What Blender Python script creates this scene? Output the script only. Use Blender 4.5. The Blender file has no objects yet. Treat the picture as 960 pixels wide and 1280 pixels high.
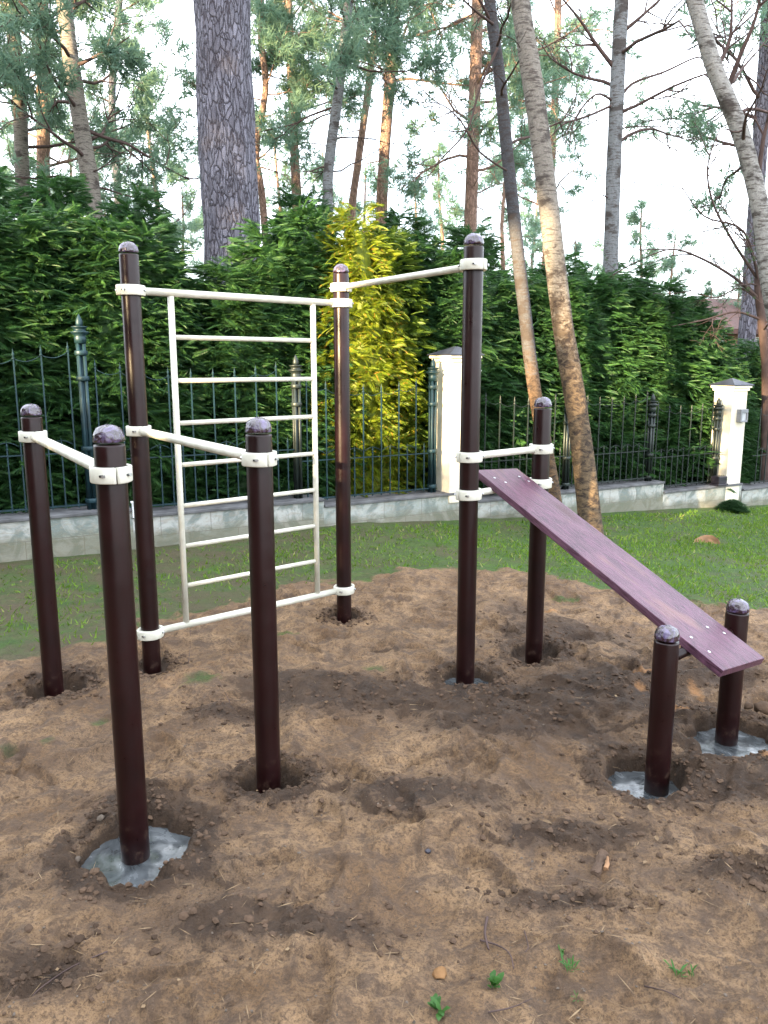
import bpy, math, random
import numpy as np
from mathutils import Vector, Matrix
random.seed(7)
RNG = np.random.default_rng(11)
S = bpy.context.scene
COL = S.collection
PI = math.pi
R = math.radians

# ------------------------------------------------------------------ camera maths
CAM_H, F_PX, PITCH = 1.6, 983.6, R(10.57)

def at(px, py, y=None, z=0.0):
    """world point seen at a photo pixel, at forward distance y or on height z"""
    a = (px - 480) / F_PX; v = -(py - 640) / F_PX
    c, s = math.cos(PITCH), math.sin(PITCH)
    d = np.array([a, c + s * v, -s + c * v])
    t = y / d[1] if y is not None else (z - CAM_H) / d[2]
    return d * t + np.array([0, 0, CAM_H])

# ------------------------------------------------------------------ numpy noise
_T = RNG.random((256, 256))
def vnoise(x, y):
    xi = np.floor(x).astype(int); yi = np.floor(y).astype(int)
    fx = x - xi; fy = y - yi
    fx = fx * fx * (3 - 2 * fx); fy = fy * fy * (3 - 2 * fy)
    g = lambda i, j: _T[(xi + i) % 256, (yi + j) % 256]
    return ((g(0, 0) * (1 - fx) + g(1, 0) * fx) * (1 - fy) + (g(0, 1) * (1 - fx) + g(1, 1) * fx) * fy) * 2 - 1
def fbm(x, y, f, o=4, seed=0, gain=.5):
    r = 0; a = 1; n = 0
    for k in range(o):
        r = r + a * vnoise(x * f + 17.3 * (seed + k), y * f - 9.7 * (seed + 2 * k)); n += a
        a *= gain; f *= 2.03
    return r / n
def sstep(a, b, x):
    t = np.clip((x - a) / (b - a), 0, 1); return t * t * (3 - 2 * t)

# ------------------------------------------------------------------ object helpers
def props(o, label=None, cat=None, group=None, kind=None):
    if label: o['label'] = label
    if cat: o['category'] = cat
    if group: o['group'] = group
    if kind: o['kind'] = kind
    return o
def wloc(p):
    v = np.zeros(3)
    while p is not None:
        v = v + np.array(p.location); p = p.parent
    return v
def empty(name, loc, label=None, cat=None, group=None):
    o = bpy.data.objects.new(name, None); COL.objects.link(o); o.location = [float(c) for c in loc]
    o.empty_display_size = .1
    return props(o, label, cat, group)
def mesh_np(name, V, F, mat, smooth=False):
    """V Nx3; F either Mx3 array or list of index tuples"""
    me = bpy.data.meshes.new(name)
    if isinstance(F, np.ndarray):
        k = F.shape[1]
        me.vertices.add(len(V)); me.vertices.foreach_set('co', np.ascontiguousarray(V, dtype=np.float32).ravel())
        me.loops.add(F.size); me.loops.foreach_set('vertex_index', F.astype(np.int32).ravel())
        me.polygons.add(len(F)); me.polygons.foreach_set('loop_start', np.arange(0, F.size, k, dtype=np.int32))
        me.update(calc_edges=True)
    else:
        me.from_pydata([tuple(map(float, v)) for v in V], [], F)
    if mat is not None:
        for m in (mat if isinstance(mat, (list, tuple)) else [mat]): me.materials.append(m)
    me.polygons.foreach_set('use_smooth', [smooth] * len(me.polygons))
    me.update(); return me
def mk(name, V, F, mat, parent=None, origin=None, smooth=True, **kw):
    V = np.asarray(V, float)
    if origin is None:
        origin = V.mean(0); origin[2] = V[:, 2].min()
    origin = np.asarray(origin, float)
    me = mesh_np(name, V - origin, F, mat, smooth)
    o = bpy.data.objects.new(name, me); COL.objects.link(o)
    o.parent = parent
    o.location = origin - wloc(parent) if parent is not None else origin
    return props(o, **kw)
def inst(name, me, loc, rotz=0, scale=1, parent=None, rot=None, **kw):
    o = bpy.data.objects.new(name, me); COL.objects.link(o); o.parent = parent
    loc = np.asarray(loc, float)
    o.location = loc - wloc(parent) if parent is not None else loc
    o.rotation_euler = rot if rot is not None else (0, 0, rotz)
    o.scale = (scale,) * 3 if np.isscalar(scale) else scale
    return props(o, **kw)

class MB:
    def __init__(s): s.V = []; s.F = []
    def add(s, V, F):
        n = len(s.V); s.V += [tuple(map(float, v)) for v in V]; s.F += [tuple(i + n for i in f) for f in F]; return s
    def box(s, c, d, ax=None):
        """c centre, d full sizes, ax 3 axis rows"""
        A = np.eye(3) if ax is None else np.asarray(ax, float)
        V = []
        for k in range(8):
            q = np.array([(k & 1) - .5, ((k >> 1) & 1) - .5, (k >> 2) - .5]) * np.asarray(d)
            V.append(np.asarray(c) + q @ A)
        return s.add(V, [(0, 2, 3, 1), (4, 5, 7, 6), (0, 1, 5, 4), (2, 6, 7, 3), (0, 4, 6, 2), (1, 3, 7, 5)])
    def tube(s, P, r, n=8, caps=True):
        P = [np.asarray(p, float) for p in P]; m = len(P)
        r = [r] * m if np.isscalar(r) else r
        V = []; F = []
        up = None
        for i in range(m):
            d = P[min(i + 1, m - 1)] - P[max(i - 1, 0)]; d = d / (np.linalg.norm(d) + 1e-9)
            if up is None:
                a = np.array([0, 0, 1.]) if abs(d[2]) < .9 else np.array([1., 0, 0])
                up = np.cross(d, a)
            up = up - d * np.dot(up, d); up /= np.linalg.norm(up); w = np.cross(d, up)
            for k in range(n):
                t = 2 * PI * k / n; V.append(P[i] + r[i] * (math.cos(t) * up + math.sin(t) * w))
        for i in range(m - 1):
            for k in range(n):
                k2 = (k + 1) % n; F.append((i * n + k, i * n + k2, (i + 1) * n + k2, (i + 1) * n + k))
        if caps: F.append(tuple(range(n))[::-1]); F.append(tuple((m - 1) * n + k for k in range(n)))
        return s.add(V, F)
    def lathe(s, prof, c=(0, 0, 0), n=24, sq=False):
        V = []; F = []; m = len(prof)
        for (r, z) in prof:
            for k in range(n):
                t = 2 * PI * (k + (.5 if sq else 0)) / n; V.append((c[0] + r * math.cos(t), c[1] + r * math.sin(t), c[2] + z))
        for i in range(m - 1):
            for k in range(n):
                k2 = (k + 1) % n; F.append((i * n + k, i * n + k2, (i + 1) * n + k2, (i + 1) * n + k))
        F.append(tuple(range(n))[::-1]); F.append(tuple((m - 1) * n + k for k in range(n)))
        return s.add(V, F)
    def mk(s, name, mat, parent=None, origin=None, smooth=True, **kw):
        return mk(name, s.V, s.F, mat, parent, origin, smooth, **kw)
    def mesh(s, name, mat, smooth=True): return mesh_np(name, s.V, s.F, mat, smooth)
def bevel(o, w=.002, seg=2):
    m = o.modifiers.new('bevel', 'BEVEL'); m.width = w; m.segments = seg; m.limit_method = 'ANGLE'; m.angle_limit = R(40)
    n = o.modifiers.new('wn', 'WEIGHTED_NORMAL'); n.keep_sharp = True
    return o

# ------------------------------------------------------------------ material helpers
class NT:
    def __init__(s, name):
        s.m = bpy.data.materials.new(name); s.m.use_nodes = True; s.t = s.m.node_tree; s.t.nodes.clear()
        s.out = s.n('ShaderNodeOutputMaterial')
    def n(s, typ, **kw):
        o = s.t.nodes.new(typ)
        for k, v in kw.items():
            if k.startswith('i_'):
                o.inputs[k[2:].replace('_', ' ')].default_value = v
            else: setattr(o, k, v)
        return o
    def l(s, a, b): s.t.links.new(a, b)
    def coord(s, kind='Object', scale=(1, 1, 1)):
        c = s.n('ShaderNodeTexCoord'); m = s.n('ShaderNodeMapping'); m.inputs['Scale'].default_value = scale
        s.l(c.outputs[kind], m.inputs[0]); return m.outputs[0]
    def noise(s, vec, scale, detail=4, rough=.5, dist=0):
        o = s.n('ShaderNodeTexNoise'); o.inputs['Scale'].default_value = scale; o.inputs['Detail'].default_value = detail
        o.inputs['Roughness'].default_value = rough; o.inputs['Distortion'].default_value = dist
        if vec is not None: s.l(vec, o.inputs['Vector'])
        return o.outputs['Fac']
    def voro(s, vec, scale, feat='F1', out='Distance'):
        o = s.n('ShaderNodeTexVoronoi'); o.feature = feat; o.inputs['Scale'].default_value = scale
        s.l(vec, o.inputs['Vector']); return o.outputs[out]
    def ramp(s, fac, stops):
        o = s.n('ShaderNodeValToRGB'); e = o.color_ramp.elements
        while len(e) < len(stops): e.new(.5)
        for el, (p, c) in zip(e, stops):
            el.position = p; el.color = (c, c, c, 1) if np.isscalar(c) else (*c, 1)
        s.l(fac, o.inputs[0]); return o.outputs[0]
    def mix(s, f, a, b, mode='MIX'):
        o = s.n('ShaderNodeMix'); o.data_type = 'RGBA'; o.blend_type = mode
        for sock, v in ((o.inputs[0], f), (o.inputs[6], a), (o.inputs[7], b)):
            if hasattr(v, 'is_linked') or isinstance(v, bpy.types.NodeSocket): s.l(v, sock)
            else: sock.default_value = v if sock == o.inputs[0] else ((v, v, v, 1) if np.isscalar(v) else (*v, 1))
        return o.outputs[2]
    def math(s, op, a, b=0.):
        o = s.n('ShaderNodeMath'); o.operation = op
        for sock, v in ((o.inputs[0], a), (o.inputs[1], b)):
            if isinstance(v, bpy.types.NodeSocket): s.l(v, sock)
            else: sock.default_value = v
        return o.outputs[0]
    def bump(s, h, strength=.5, dist=.01, prev=None):
        o = s.n('ShaderNodeBump'); o.inputs['Strength'].default_value = strength; o.inputs['Distance'].default_value = dist
        s.l(h, o.inputs['Height'])
        if prev is not None: s.l(prev, o.inputs['Normal'])
        return o.outputs[0]
    def bsdf(s, color, rough=.6, metal=0, normal=None, spec=.5, coat=0):
        b = s.n('ShaderNodeBsdfPrincipled')
        for sock, v in ((b.inputs['Base Color'], color), (b.inputs['Roughness'], rough)):
            if isinstance(v, bpy.types.NodeSocket): s.l(v, sock)
            else: sock.default_value = v if np.isscalar(v) else (*v, 1)
        b.inputs['Metallic'].default_value = metal; b.inputs['Specular IOR Level'].default_value = spec
        b.inputs['Coat Weight'].default_value = coat
        if normal is not None: s.l(normal, b.inputs['Normal'])
        s.l(b.outputs[0], s.out.inputs[0]); return b
    def attr(s, name, out='Fac'):
        o = s.n('ShaderNodeAttribute'); o.attribute_name = name; return o.outputs[out]

def mat_simple(name, c, rough=.5, metal=0, bump=None, spec=.5, var=.0):
    t = NT(name); v = t.coord('Object')
    n = t.noise(v, 9, 5)
    c1 = tuple(x * (1 - var) for x in c); c2 = tuple(min(1, x * (1 + var)) for x in c)
    col = t.mix(t.ramp(n, [(.3, 0.), (.7, 1.)]), c1, c2)
    nm = t.bump(t.noise(v, bump[0], 5), bump[1], bump[2]) if bump else None
    rr = t.ramp(t.noise(v, 14, 4), [(.3, max(0, rough - .08)), (.7, min(1, rough + .08))])
    t.bsdf(col, rr, metal, nm, spec); return t.m

def mat_post():
    t = NT('maroon_plastic'); v = t.coord('Object', (1, 1, .06)); w = t.coord('Object')
    n = t.noise(v, 60, 3); d = t.noise(w, 5, 6, .6)
    z = t.n('ShaderNodeSeparateXYZ'); g = t.n('ShaderNodeNewGeometry'); t.l(g.outputs['Position'], z.inputs[0])
    low = t.ramp(z.outputs[2], [(0., 1.), (.16, 0.)])     # soil dust splashed up the foot of the post
    dirt = t.math('MULTIPLY', low, t.ramp(t.noise(w, 22, 6, .7), [(.54, 0.), (.74, .45)]))
    c = t.mix(t.ramp(d, [(.35, 0.), (.7, 1.)]), (.0085, .0018, .0020), (.015, .0034, .0038))
    c = t.mix(dirt, c, (.16, .10, .065))
    r = t.mix(dirt, t.ramp(t.noise(w, 18, 5, .65), [(.3, .27), (.7, .42)]), .9)
    t.bsdf(c, r, 0, t.bump(n, .12, .002), .32); return t.m
def mat_cap():
    t = NT('cap_film'); v = t.coord('Object')
    n = t.noise(v, 38, 5, .6, .9); m = t.voro(v, 60, 'F1')
    c = t.mix(t.ramp(n, [(.44, 0.), (.66, 1.)]), (.022, .009, .016), (.105, .078, .17))  # lilac mottling is sky reflection painted into the cap colour
    t.bsdf(c, t.ramp(n, [(.3, .16), (.7, .4)]), 0, t.bump(m, .7, .006, t.bump(n, .6, .004)), .8, .4); return t.m
def mat_cream():
    t = NT('cream_paint'); v = t.coord('Object')
    n = t.noise(v, 12, 6, .6)
    c = t.mix(t.ramp(n, [(.35, 0.), (.62, 1.)]), (.52, .505, .42), (.64, .625, .54))
    d = t.ramp(t.noise(v, 45, 6, .75), [(.64, 0.), (.76, .45)])
    c = t.mix(d, c, (.42, .38, .30))
    t.bsdf(c, .38, 0, t.bump(t.noise(v, 120, 3), .06, .001), .5); return t.m
def mat_board():
    t = NT('stained_plank'); v = t.coord('Object', (.8, 6.5, 6.5)); w = t.coord('Object', (1, 3.2, 3.2))
    g = t.noise(v, 6.5, 9, .70, 2.4)
    k = t.voro(w, 2.1, 'F1'); kn = t.ramp(k, [(.0, 1.), (.13, .85), (.30, 0.)])
    c = t.mix(t.ramp(g, [(.36, 0.), (.62, 1.)]), (.020, .006, .012), (.135, .060, .096))
    st = t.ramp(t.noise(t.coord('Object', (1, 2, 2)), 4.5, 4, .55), [(.40, 0.), (.75, .4)])
    c = t.mix(st, c, (.16, .082, .105))
    c = t.mix(kn, c, (.055, .018, .022))
    wn = t.ramp(t.noise(t.coord('Object', (1, 4, 4)), 3.1, 3), [(.60, 0.), (.72, .55)])
    c = t.mix(wn, c, (.20, .10, .085))
    t.bsdf(c, t.ramp(g, [(.3, .33), (.7, .5)]), 0, t.bump(g, .6, .004), .3); return t.m
def mat_concrete():
    t = NT('wet_cement'); v = t.coord('Object')
    n = t.noise(v, 9, 6, .6, 1.2); f = t.noise(v, 70, 5, .7); sw = t.noise(v, 13, 3, .5, 1.4)
    c = t.mix(t.ramp(n, [(.35, 0.), (.65, 1.)]), (.030, .034, .037), (.095, .104, .110))
    rg = t.ramp(n, [(.42, .05), (.66, .34)])
    nm = t.bump(sw, .14, .005, t.bump(f, .2, .0015))
    t.bsdf(c, rg, 0, nm, .9); return t.m
def mat_ground():
    t = NT('soil_and_turf'); v = t.coord('Object')
    lawn = t.attr('lawn'); dark = t.attr('dark'); orange = t.attr('clay')
    a = t.noise(v, 2.6, 8, .62, .5); b = t.noise(v, 11, 8, .68, .4); f = t.noise(v, 75, 8, .75); g = t.noise(v, 260, 4, .7)
    sand = t.mix(t.ramp(a, [(.36, 0.), (.64, 1.)]), (.155, .090, .045), (.330, .208, .112))
    sand = t.mix(t.ramp(b, [(.38, .85), (.56, 0.)]), sand, (.085, .054, .036))
    sand = t.mix(t.ramp(f, [(.42, .75), (.52, 0.)]), sand, (.075, .047, .030)); sand = t.mix(t.ramp(t.noise(v, 190, 5, .8), [(.38, .7), (.47, 0.)]), sand, (.05, .032, .022)); sand = t.mix(t.ramp(t.noise(v, 5.2, 9, .72, 1.2), [(.36, .65), (.47, 0.)]), sand, (.085, .052, .032))
    sand = t.mix(t.ramp(f, [(.60, 0.), (.72, .35)]), sand, (.36, .26, .17))
    soil = t.mix(t.ramp(b, [(.3, 0.), (.7, 1.)]), (.020, .012, .008), (.066, .040, .025))
    dn = t.math('ADD', dark, t.math('ADD', t.math('MULTIPLY', t.math('SUBTRACT', b, .5), 1.6), t.math('MULTIPLY', t.math('SUBTRACT', f, .5), 1.3)))
    c = t.mix(t.ramp(dn, [(.26, 0.), (.44, .92)]), sand, soil)
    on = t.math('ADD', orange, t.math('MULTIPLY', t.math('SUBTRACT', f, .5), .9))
    c = t.mix(t.ramp(on, [(.45, 0.), (.75, .7)]), c, (.33, .16, .06))  # sunlit spots tinted orange into the ground colour
    specks = t.ramp(t.voro(v, 95, 'F1'), [(.0, 1.), (.09, 0.)])
    c = t.mix(t.math('MULTIPLY', specks, .55), c, (.55, .47, .36))
    turf = t.mix(t.ramp(b, [(.35, 0.), (.65, 1.)]), (.026, .056, .010), (.062, .118, .020))
    turf = t.mix(t.ramp(t.noise(v, 1.7, 7, .65), [(.46, 0.), (.66, .8)]), turf, (.080, .062, .036))
    turf = t.mix(t.math('MULTIPLY', t.attr('worn'), t.ramp(t.noise(v, 4.2, 7, .7), [(.40, 0.), (.56, 1.)])), turf, (.085, .060, .038))
    turf = t.mix(t.ramp(f, [(.38, .6), (.52, 0.)]), turf, (.03, .035, .015))
    ln = t.math('ADD', lawn, t.math('MULTIPLY', t.math('SUBTRACT', b, .5), .9))
    c = t.mix(t.ramp(ln, [(.38, 0.), (.62, 1.)]), c, turf)
    nm = t.bump(a, .7, .04, t.bump(b, .9, .024, t.bump(f, .95, .010, t.bump(g, .6, .003))))
    t.bsdf(c, t.ramp(b, [(.3, .72), (.7, .95)]), 0, nm, .3); return t.m
def mat_foliage(name, c1, c2, trans=.35, rough=.55, tip=None):
    t = NT(name)
    g = t.n('ShaderNodeNewGeometry'); oi = t.n('ShaderNodeObjectInfo')
    v = t.coord('Object')
    n = t.noise(v, 1.6, 3)
    f = t.math('ADD', t.math('MULTIPLY', g.outputs['Random Per Island'], .55), t.math('MULTIPLY', n, .5))
    c = t.mix(t.ramp(f, [(.22, 0.), (.85, 1.)]), c1, c2)
    c = t.mix(t.math('MULTIPLY', oi.outputs['Random'], .35), c, tuple(x * .6 for x in c1))
    if tip: c = t.mix(t.ramp(g.outputs['Random Per Island'], [(.93, 0.), (.97, .8)]), c, tip)
    b = t.n('ShaderNodeBsdfPrincipled'); t.l(c, b.inputs['Base Color']); b.inputs['Roughness'].default_value = rough
    b.inputs['Specular IOR Level'].default_value = .3
    tr = t.n('ShaderNodeBsdfTranslucent'); t.l(t.mix(.5, c, tuple(min(1, x * 1.5) for x in c2)), tr.inputs[0])
    mx = t.n('ShaderNodeMixShader'); mx.inputs[0].default_value = trans
    t.l(b.outputs[0], mx.inputs[1]); t.l(tr.outputs[0], mx.inputs[2]); t.l(mx.outputs[0], t.out.inputs[0]); return t.m
def mat_bark_pine(name='pine_bark', c1=(.17, .165, .20), c2=(.045, .037, .045), sc=1.7):
    t = NT(name); v = t.coord('Object', (1, 1, .27)); w = t.coord('Object')
    nz = t.n('ShaderNodeTexNoise'); nz.inputs['Scale'].default_value = 5 * sc; nz.inputs['Detail'].default_value = 5; t.l(v, nz.inputs[0])
    vv = t.n('ShaderNodeMix'); vv.data_type = 'VECTOR'; vv.inputs[0].default_value = .12
    t.l(v, vv.inputs[4]); t.l(nz.outputs['Color'], vv.inputs[5]); vec = vv.outputs[1]
    e = t.voro(vec, 15 * sc, 'DISTANCE_TO_EDGE'); cell = t.voro(vec, 15 * sc, 'F1', 'Color')
    f = t.noise(w, 55 * sc, 5, .7)
    sx = t.n('ShaderNodeSeparateXYZ'); t.l(cell, sx.inputs[0])
    plate = t.mix(sx.outputs[0], c1, tuple(x * 1.6 for x in c1))
    plate = t.mix(t.ramp(f, [(.38, .65), (.6, 0.)]), plate, tuple(x * .45 for x in c1))
    c = t.mix(t.ramp(e, [(.0, 1.), (.09, 0.)]), plate, c2)
    lg = t.ramp(t.noise(t.coord('Object', (1, 1, .2)), 6 * sc, 5, .6), [(.40, .45), (.60, 0.)]); c = t.mix(lg, c, c2); h = t.ramp(e, [(.0, 0.), (.16, 1.)])
    t.bsdf(c, .9, 0, t.bump(h, .9, .022, t.bump(f, .7, .008)), .2); return t.m
def mat_bark_birch(name='birch_bark', base=(.50, .45, .38), low=(.13, .085, .055), z0=.3, z1=2.6):
    t = NT(name); w = t.coord('Object'); b = t.coord('Object', (1, 1, 5.5)); bz = t.coord('Object', (1, 1, 1.7))
    z = t.n('ShaderNodeSeparateXYZ'); t.l(w, z.inputs[0])
    lent = t.noise(b, 9, 5, .65, .3); rough = t.noise(bz, 14, 7, .72, .6); f = t.noise(w, 60, 5, .7); big = t.noise(bz, 3.2, 4, .6)
    c = t.mix(t.ramp(f, [(.35, 0.), (.65, 1.)]), tuple(x * .62 for x in base), base)
    c = t.mix(t.ramp(lent, [(.52, 0.), (.60, .8)]), c, (.055, .042, .036))
    c = t.mix(t.ramp(big, [(.54, 0.), (.62, .85)]), c, (.045, .036, .032))
    mr = t.n('ShaderNodeMapRange'); t.l(z.outputs[2], mr.inputs[0]); mr.inputs[1].default_value = z0; mr.inputs[2].default_value = z1
    lf = t.math('ADD', mr.outputs[0], t.math('MULTIPLY', t.math('SUBTRACT', rough, .5), 1.6))
    lowc = t.mix(t.ramp(rough, [(.40, 0.), (.60, 1.)]), (.035, .026, .022), tuple(x * 1.9 for x in low))
    c = t.mix(t.ramp(lf, [(.40, 1.), (.72, 0.)]), c, lowc)
    t.bsdf(c, .85, 0, t.bump(rough, .9, .02, t.bump(f, .5, .006)), .2); return t.m
def mat_slabs():
    t = NT('stone_cladding'); v = t.coord('UV')
    br = t.n('ShaderNodeTexBrick'); t.l(v, br.inputs[0]); br.inputs['Scale'].default_value = 1
    br.inputs['Color1'].default_value = (0, 0, 0, 1); br.inputs['Color2'].default_value = (1, 1, 1, 1); br.inputs['Mortar'].default_value = (.5, .5, .5, 1)
    br.inputs['Brick Width'].default_value = .46; br.inputs['Row Height'].default_value = .205; br.inputs['Mortar Size'].default_value = .004
    br.inputs['Bias'].default_value = 0; br.offset = .43
    w = t.coord('Object'); n = t.noise(w, 3.5, 7, .62, 1.5); vein = t.noise(t.coord('Object', (1, 1, 3)), 7, 8, .7, 2.2)
    c = t.mix(br.outputs['Color'], (.29, .32, .30), (.43, .43, .41))
    c = t.mix(t.ramp(n, [(.44, 0.), (.56, .9)]), c, (.15, .185, .175))
    c = t.mix(t.ramp(vein, [(.5, 0.), (.60, .45)]), c, (.30, .255, .20))
    c = t.mix(t.ramp(vein, [(.30, .5), (.42, 0.)]), c, (.44, .44, .43))
    c = t.mix(t.math('MULTIPLY', br.outputs['Fac'], .7), c, (.16, .15, .14))
    z = t.n('ShaderNodeSeparateXYZ'); t.l(w, z.inputs[0])
    mud = t.ramp(t.math('ADD', z.outputs[2], t.math('MULTIPLY', t.noise(w, 9, 6, .65), .16)), [(.36, .7), (.46, 0.)])
    c = t.mix(mud, c, (.13, .12, .07))
    t.bsdf(c, .6, 0, t.bump(t.math('SUBTRACT', vein, t.math('MULTIPLY', br.outputs['Fac'], .8)), .4, .008), .4); return t.m
def mat_stucco():
    t = NT('cream_render'); v = t.coord('Object')
    c = t.mix(t.ramp(t.noise(v, 6, 6, .65), [(.35, 0.), (.65, 1.)]), (.60, .55, .44), (.74, .70, .60))
    c = t.mix(t.ramp(t.noise(t.coord('Object', (1, 1, .25)), 22, 5, .6), [(.60, 0.), (.75, .4)]), c, (.38, .34, .27))
    t.bsdf(c, .85, 0, t.bump(t.noise(v, 130, 4), .3, .002), .25); return t.m

M = dict(
    post=mat_post(), cap=mat_cap(), cream=mat_cream(), board=mat_board(), concrete=mat_concrete(), ground=mat_ground(),
    thuja=mat_foliage('thuja_leaf', (.008, .036, .020), (.062, .150, .034), .30, .5),
    pine=mat_foliage('pine_needle', (.085, .180, .155), (.190, .275, .170), .58, .55),  # haze-like paleness of the distant crowns put into the needle colour
    grass=mat_foliage('turf_blade', (.045, .115, .010), (.19, .31, .025), .3, .6, (.30, .24, .12)),
    weed=mat_foliage('weed_leaf', (.02, .08, .012), (.06, .16, .03), .3, .5),
    dry=mat_foliage('dry_leaf', (.12, .07, .035), (.30, .21, .12), .2, .7),
    barkp=mat_bark_pine(), barkr=mat_bark_pine('red_pine_bark', (.33, .215, .165), (.14, .09, .075), 2.4),
    birch=mat_bark_birch('birch_bark', (.24, .215, .185), (.080, .056, .034), .9, 3.6), birchd=mat_bark_birch('dark_birch_bark', (.080, .080, .088), (.085, .052, .028), .8, 2.6),
    birchw=mat_bark_birch('white_birch_bark', (.33, .32, .30), (.2, .16, .12), -3, -1),
    aspen=mat_bark_birch('aspen_bark', (.20, .21, .22), (.08, .07, .06), -3, -1),
    twig=mat_simple('twig_bark', (.075, .050, .045), .85, 0, (60, .4, .004), .2, .3),
    slabs=mat_slabs(), stucco=mat_stucco(),
    coping=mat_simple('slate_coping', (.105, .105, .11), .75, 0, (35, .5, .006), .3, .35),
    iron=mat_simple('verdigris_iron', (.008, .030, .040), .5, .35, (70, .3, .002), .5, .35),
    ironk=mat_simple('black_iron', (.018, .026, .024), .45, .3, (70, .3, .002), .5, .35),
    tin=mat_simple('dark_tin', (.045, .052, .075), .45, .6, (20, .2, .003), .5, .25),
    steel=mat_simple('zinc_bolt', (.55, .56, .58), .32, .9, None, .5, .2),
    slot=mat_simple('slot_shadow_metal', (.06, .06, .06), .5, .6, None, .5, .1),
    grey=mat_simple('grey_plastic', (.19, .20, .22), .5, 0, None, .4, .1),
    lens=mat_simple('lamp_lens', (.42, .44, .48), .2, 0, None, .6, .1),
    black=mat_simple('black_plastic', (.02, .018, .028), .35, 0, None, .5, .2),
    wood=mat_simple('cut_wood', (.27, .15, .08), .85, 0, (40, .6, .006), .2, .45),
    clod=mat_simple('soil_clod', (.075, .048, .032), .95, 0, (90, .8, .004), .15, .5),
    stone=mat_simple('pebble', (.11, .085, .065), .8, 0, (60, .5, .003), .3, .4),
    roof=mat_simple('brown_roof', (.085, .045, .040), .8, 0, (12, .4, .01), .3, .25),
    white=mat_simple('white_render', (.72, .74, .76), .7, 0, None, .3, .06),
    gold=mat_foliage('sun_tinted_thuja_leaf', (.055, .105, .008), (.25, .29, .016), .35, .5, (.42, .16, .03)),  # sunlight on the hedge put into the leaf colour; orange tips are dead leaf
    semi=mat_foliage('half_sun_tinted_thuja_leaf', (.016, .060, .010), (.150, .215, .020), .35, .5),  # weaker painted sun tint for the neighbouring tree
    clay=mat_simple('orange_clay', (.22, .12, .055), .95, 0, (60, .8, .006), .1, .4),
    bark_w=mat_simple('root_wood', (.085, .055, .038), .9, 0, (50, .8, .008), .2, .6),
    brick=mat_simple('brown_wall', (.22, .13, .10), .85, 0, (30, .3, .01), .3, .2),
    glass=mat_simple('window_glass', (.03, .04, .05), .08, 0, None, .8, .1),
)

# ------------------------------------------------------------------ layout constants
POST = {1: (-1.650, 3.702), 2: (-.840, 2.403), 3: (-1.252, 4.025), 4: (-.447, 2.808), 5: (-.256, 4.857),
        6: (.419, 3.838), 7: (.844, 4.215), 8: (1.088, 2.887), 9: (1.519, 3.247)}
POSTH = {1: 1.418, 2: 1.418, 3: 2.190, 4: 1.414, 5: 2.186, 6: 2.200, 7: 1.430, 8: .614, 9: .610}
WD = np.array([.8706, .4920, 0]); WN = np.array([.4920, -.8706, 0])      # along the garden wall / towards the lawn
def wall_at(px):
    r = (px - 480) / F_PX * 1.0
    # ray on the ground plane direction (depends weakly on height): use height ~0.3
    y = 8.05 / (1 - .565 * r * 1.016)
    return np.array([r * 1.016 * y, y, 0.])
def ground_macro(x, y):
    z = -.065 * np.clip(x + .3, 0, 9) * sstep(4.5, 8, y)
    return z
def lawn_edge(x):
    return np.interp(x, [-9, -4, -2.1, -1.7, -1.25, -.48, .48, 1.2, 1.87, 2.49, 4, 9], [1, 2.7, 4.0, 4.35, 4.85, 5.55, 5.95, 5.95, 5.45, 4.95, 4.0, 2])
HOLES = [  # x, y, radius, depth
    (-.828, 2.405, .180, .085), (1.035, 2.89, .160, .12), (1.52, 3.20, .185, .10), (.43, 3.82, .135, .06), (-.44, 2.80, .125, .08),
    (-1.64, 3.70, .14, .06), (.845, 4.20, .14, .055), (-1.252, 4.02, .10, .03), (-.256, 4.85, .10, .035)]
FEET = []
_r = random.Random(5)
for k in range(110):
    FEET.append((_r.uniform(-1.9, 2.3), _r.uniform(1.6, 5.6), _r.uniform(0, PI), _r.uniform(.11, .15), _r.uniform(.042, .055), _r.uniform(.012, .028)))
DARKS = []
for (px, py, rx, ry, a) in [(400, 868, .32, .10, .8), (480, 880, .3, .10, .8), (600, 885, .32, .12, .9), (690, 880, .35, .14, .9), (760, 865, .3, .16, .8),
                            (640, 915, .3, .10, .8), (700, 790, .25, .16, .4), (880, 850, .25, .12, .6), (900, 985, .22, .09, .6), (520, 1000, .26, .08, .5), (730, 1045, .22, .06, .5),
                            (350, 1165, .25, .05, .6), (280, 900, .16, .07, .5), (170, 1000, .14, .05, .5), (935, 1100, .14, .06, .6), (60, 1230, .10, .06, .5), (700, 1130, .16, .04, .5)]:
    q = at(px, py); DARKS.append((q[0], q[1], rx * 1.25, ry * 1.5, min(1, a * 1.35)))
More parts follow.
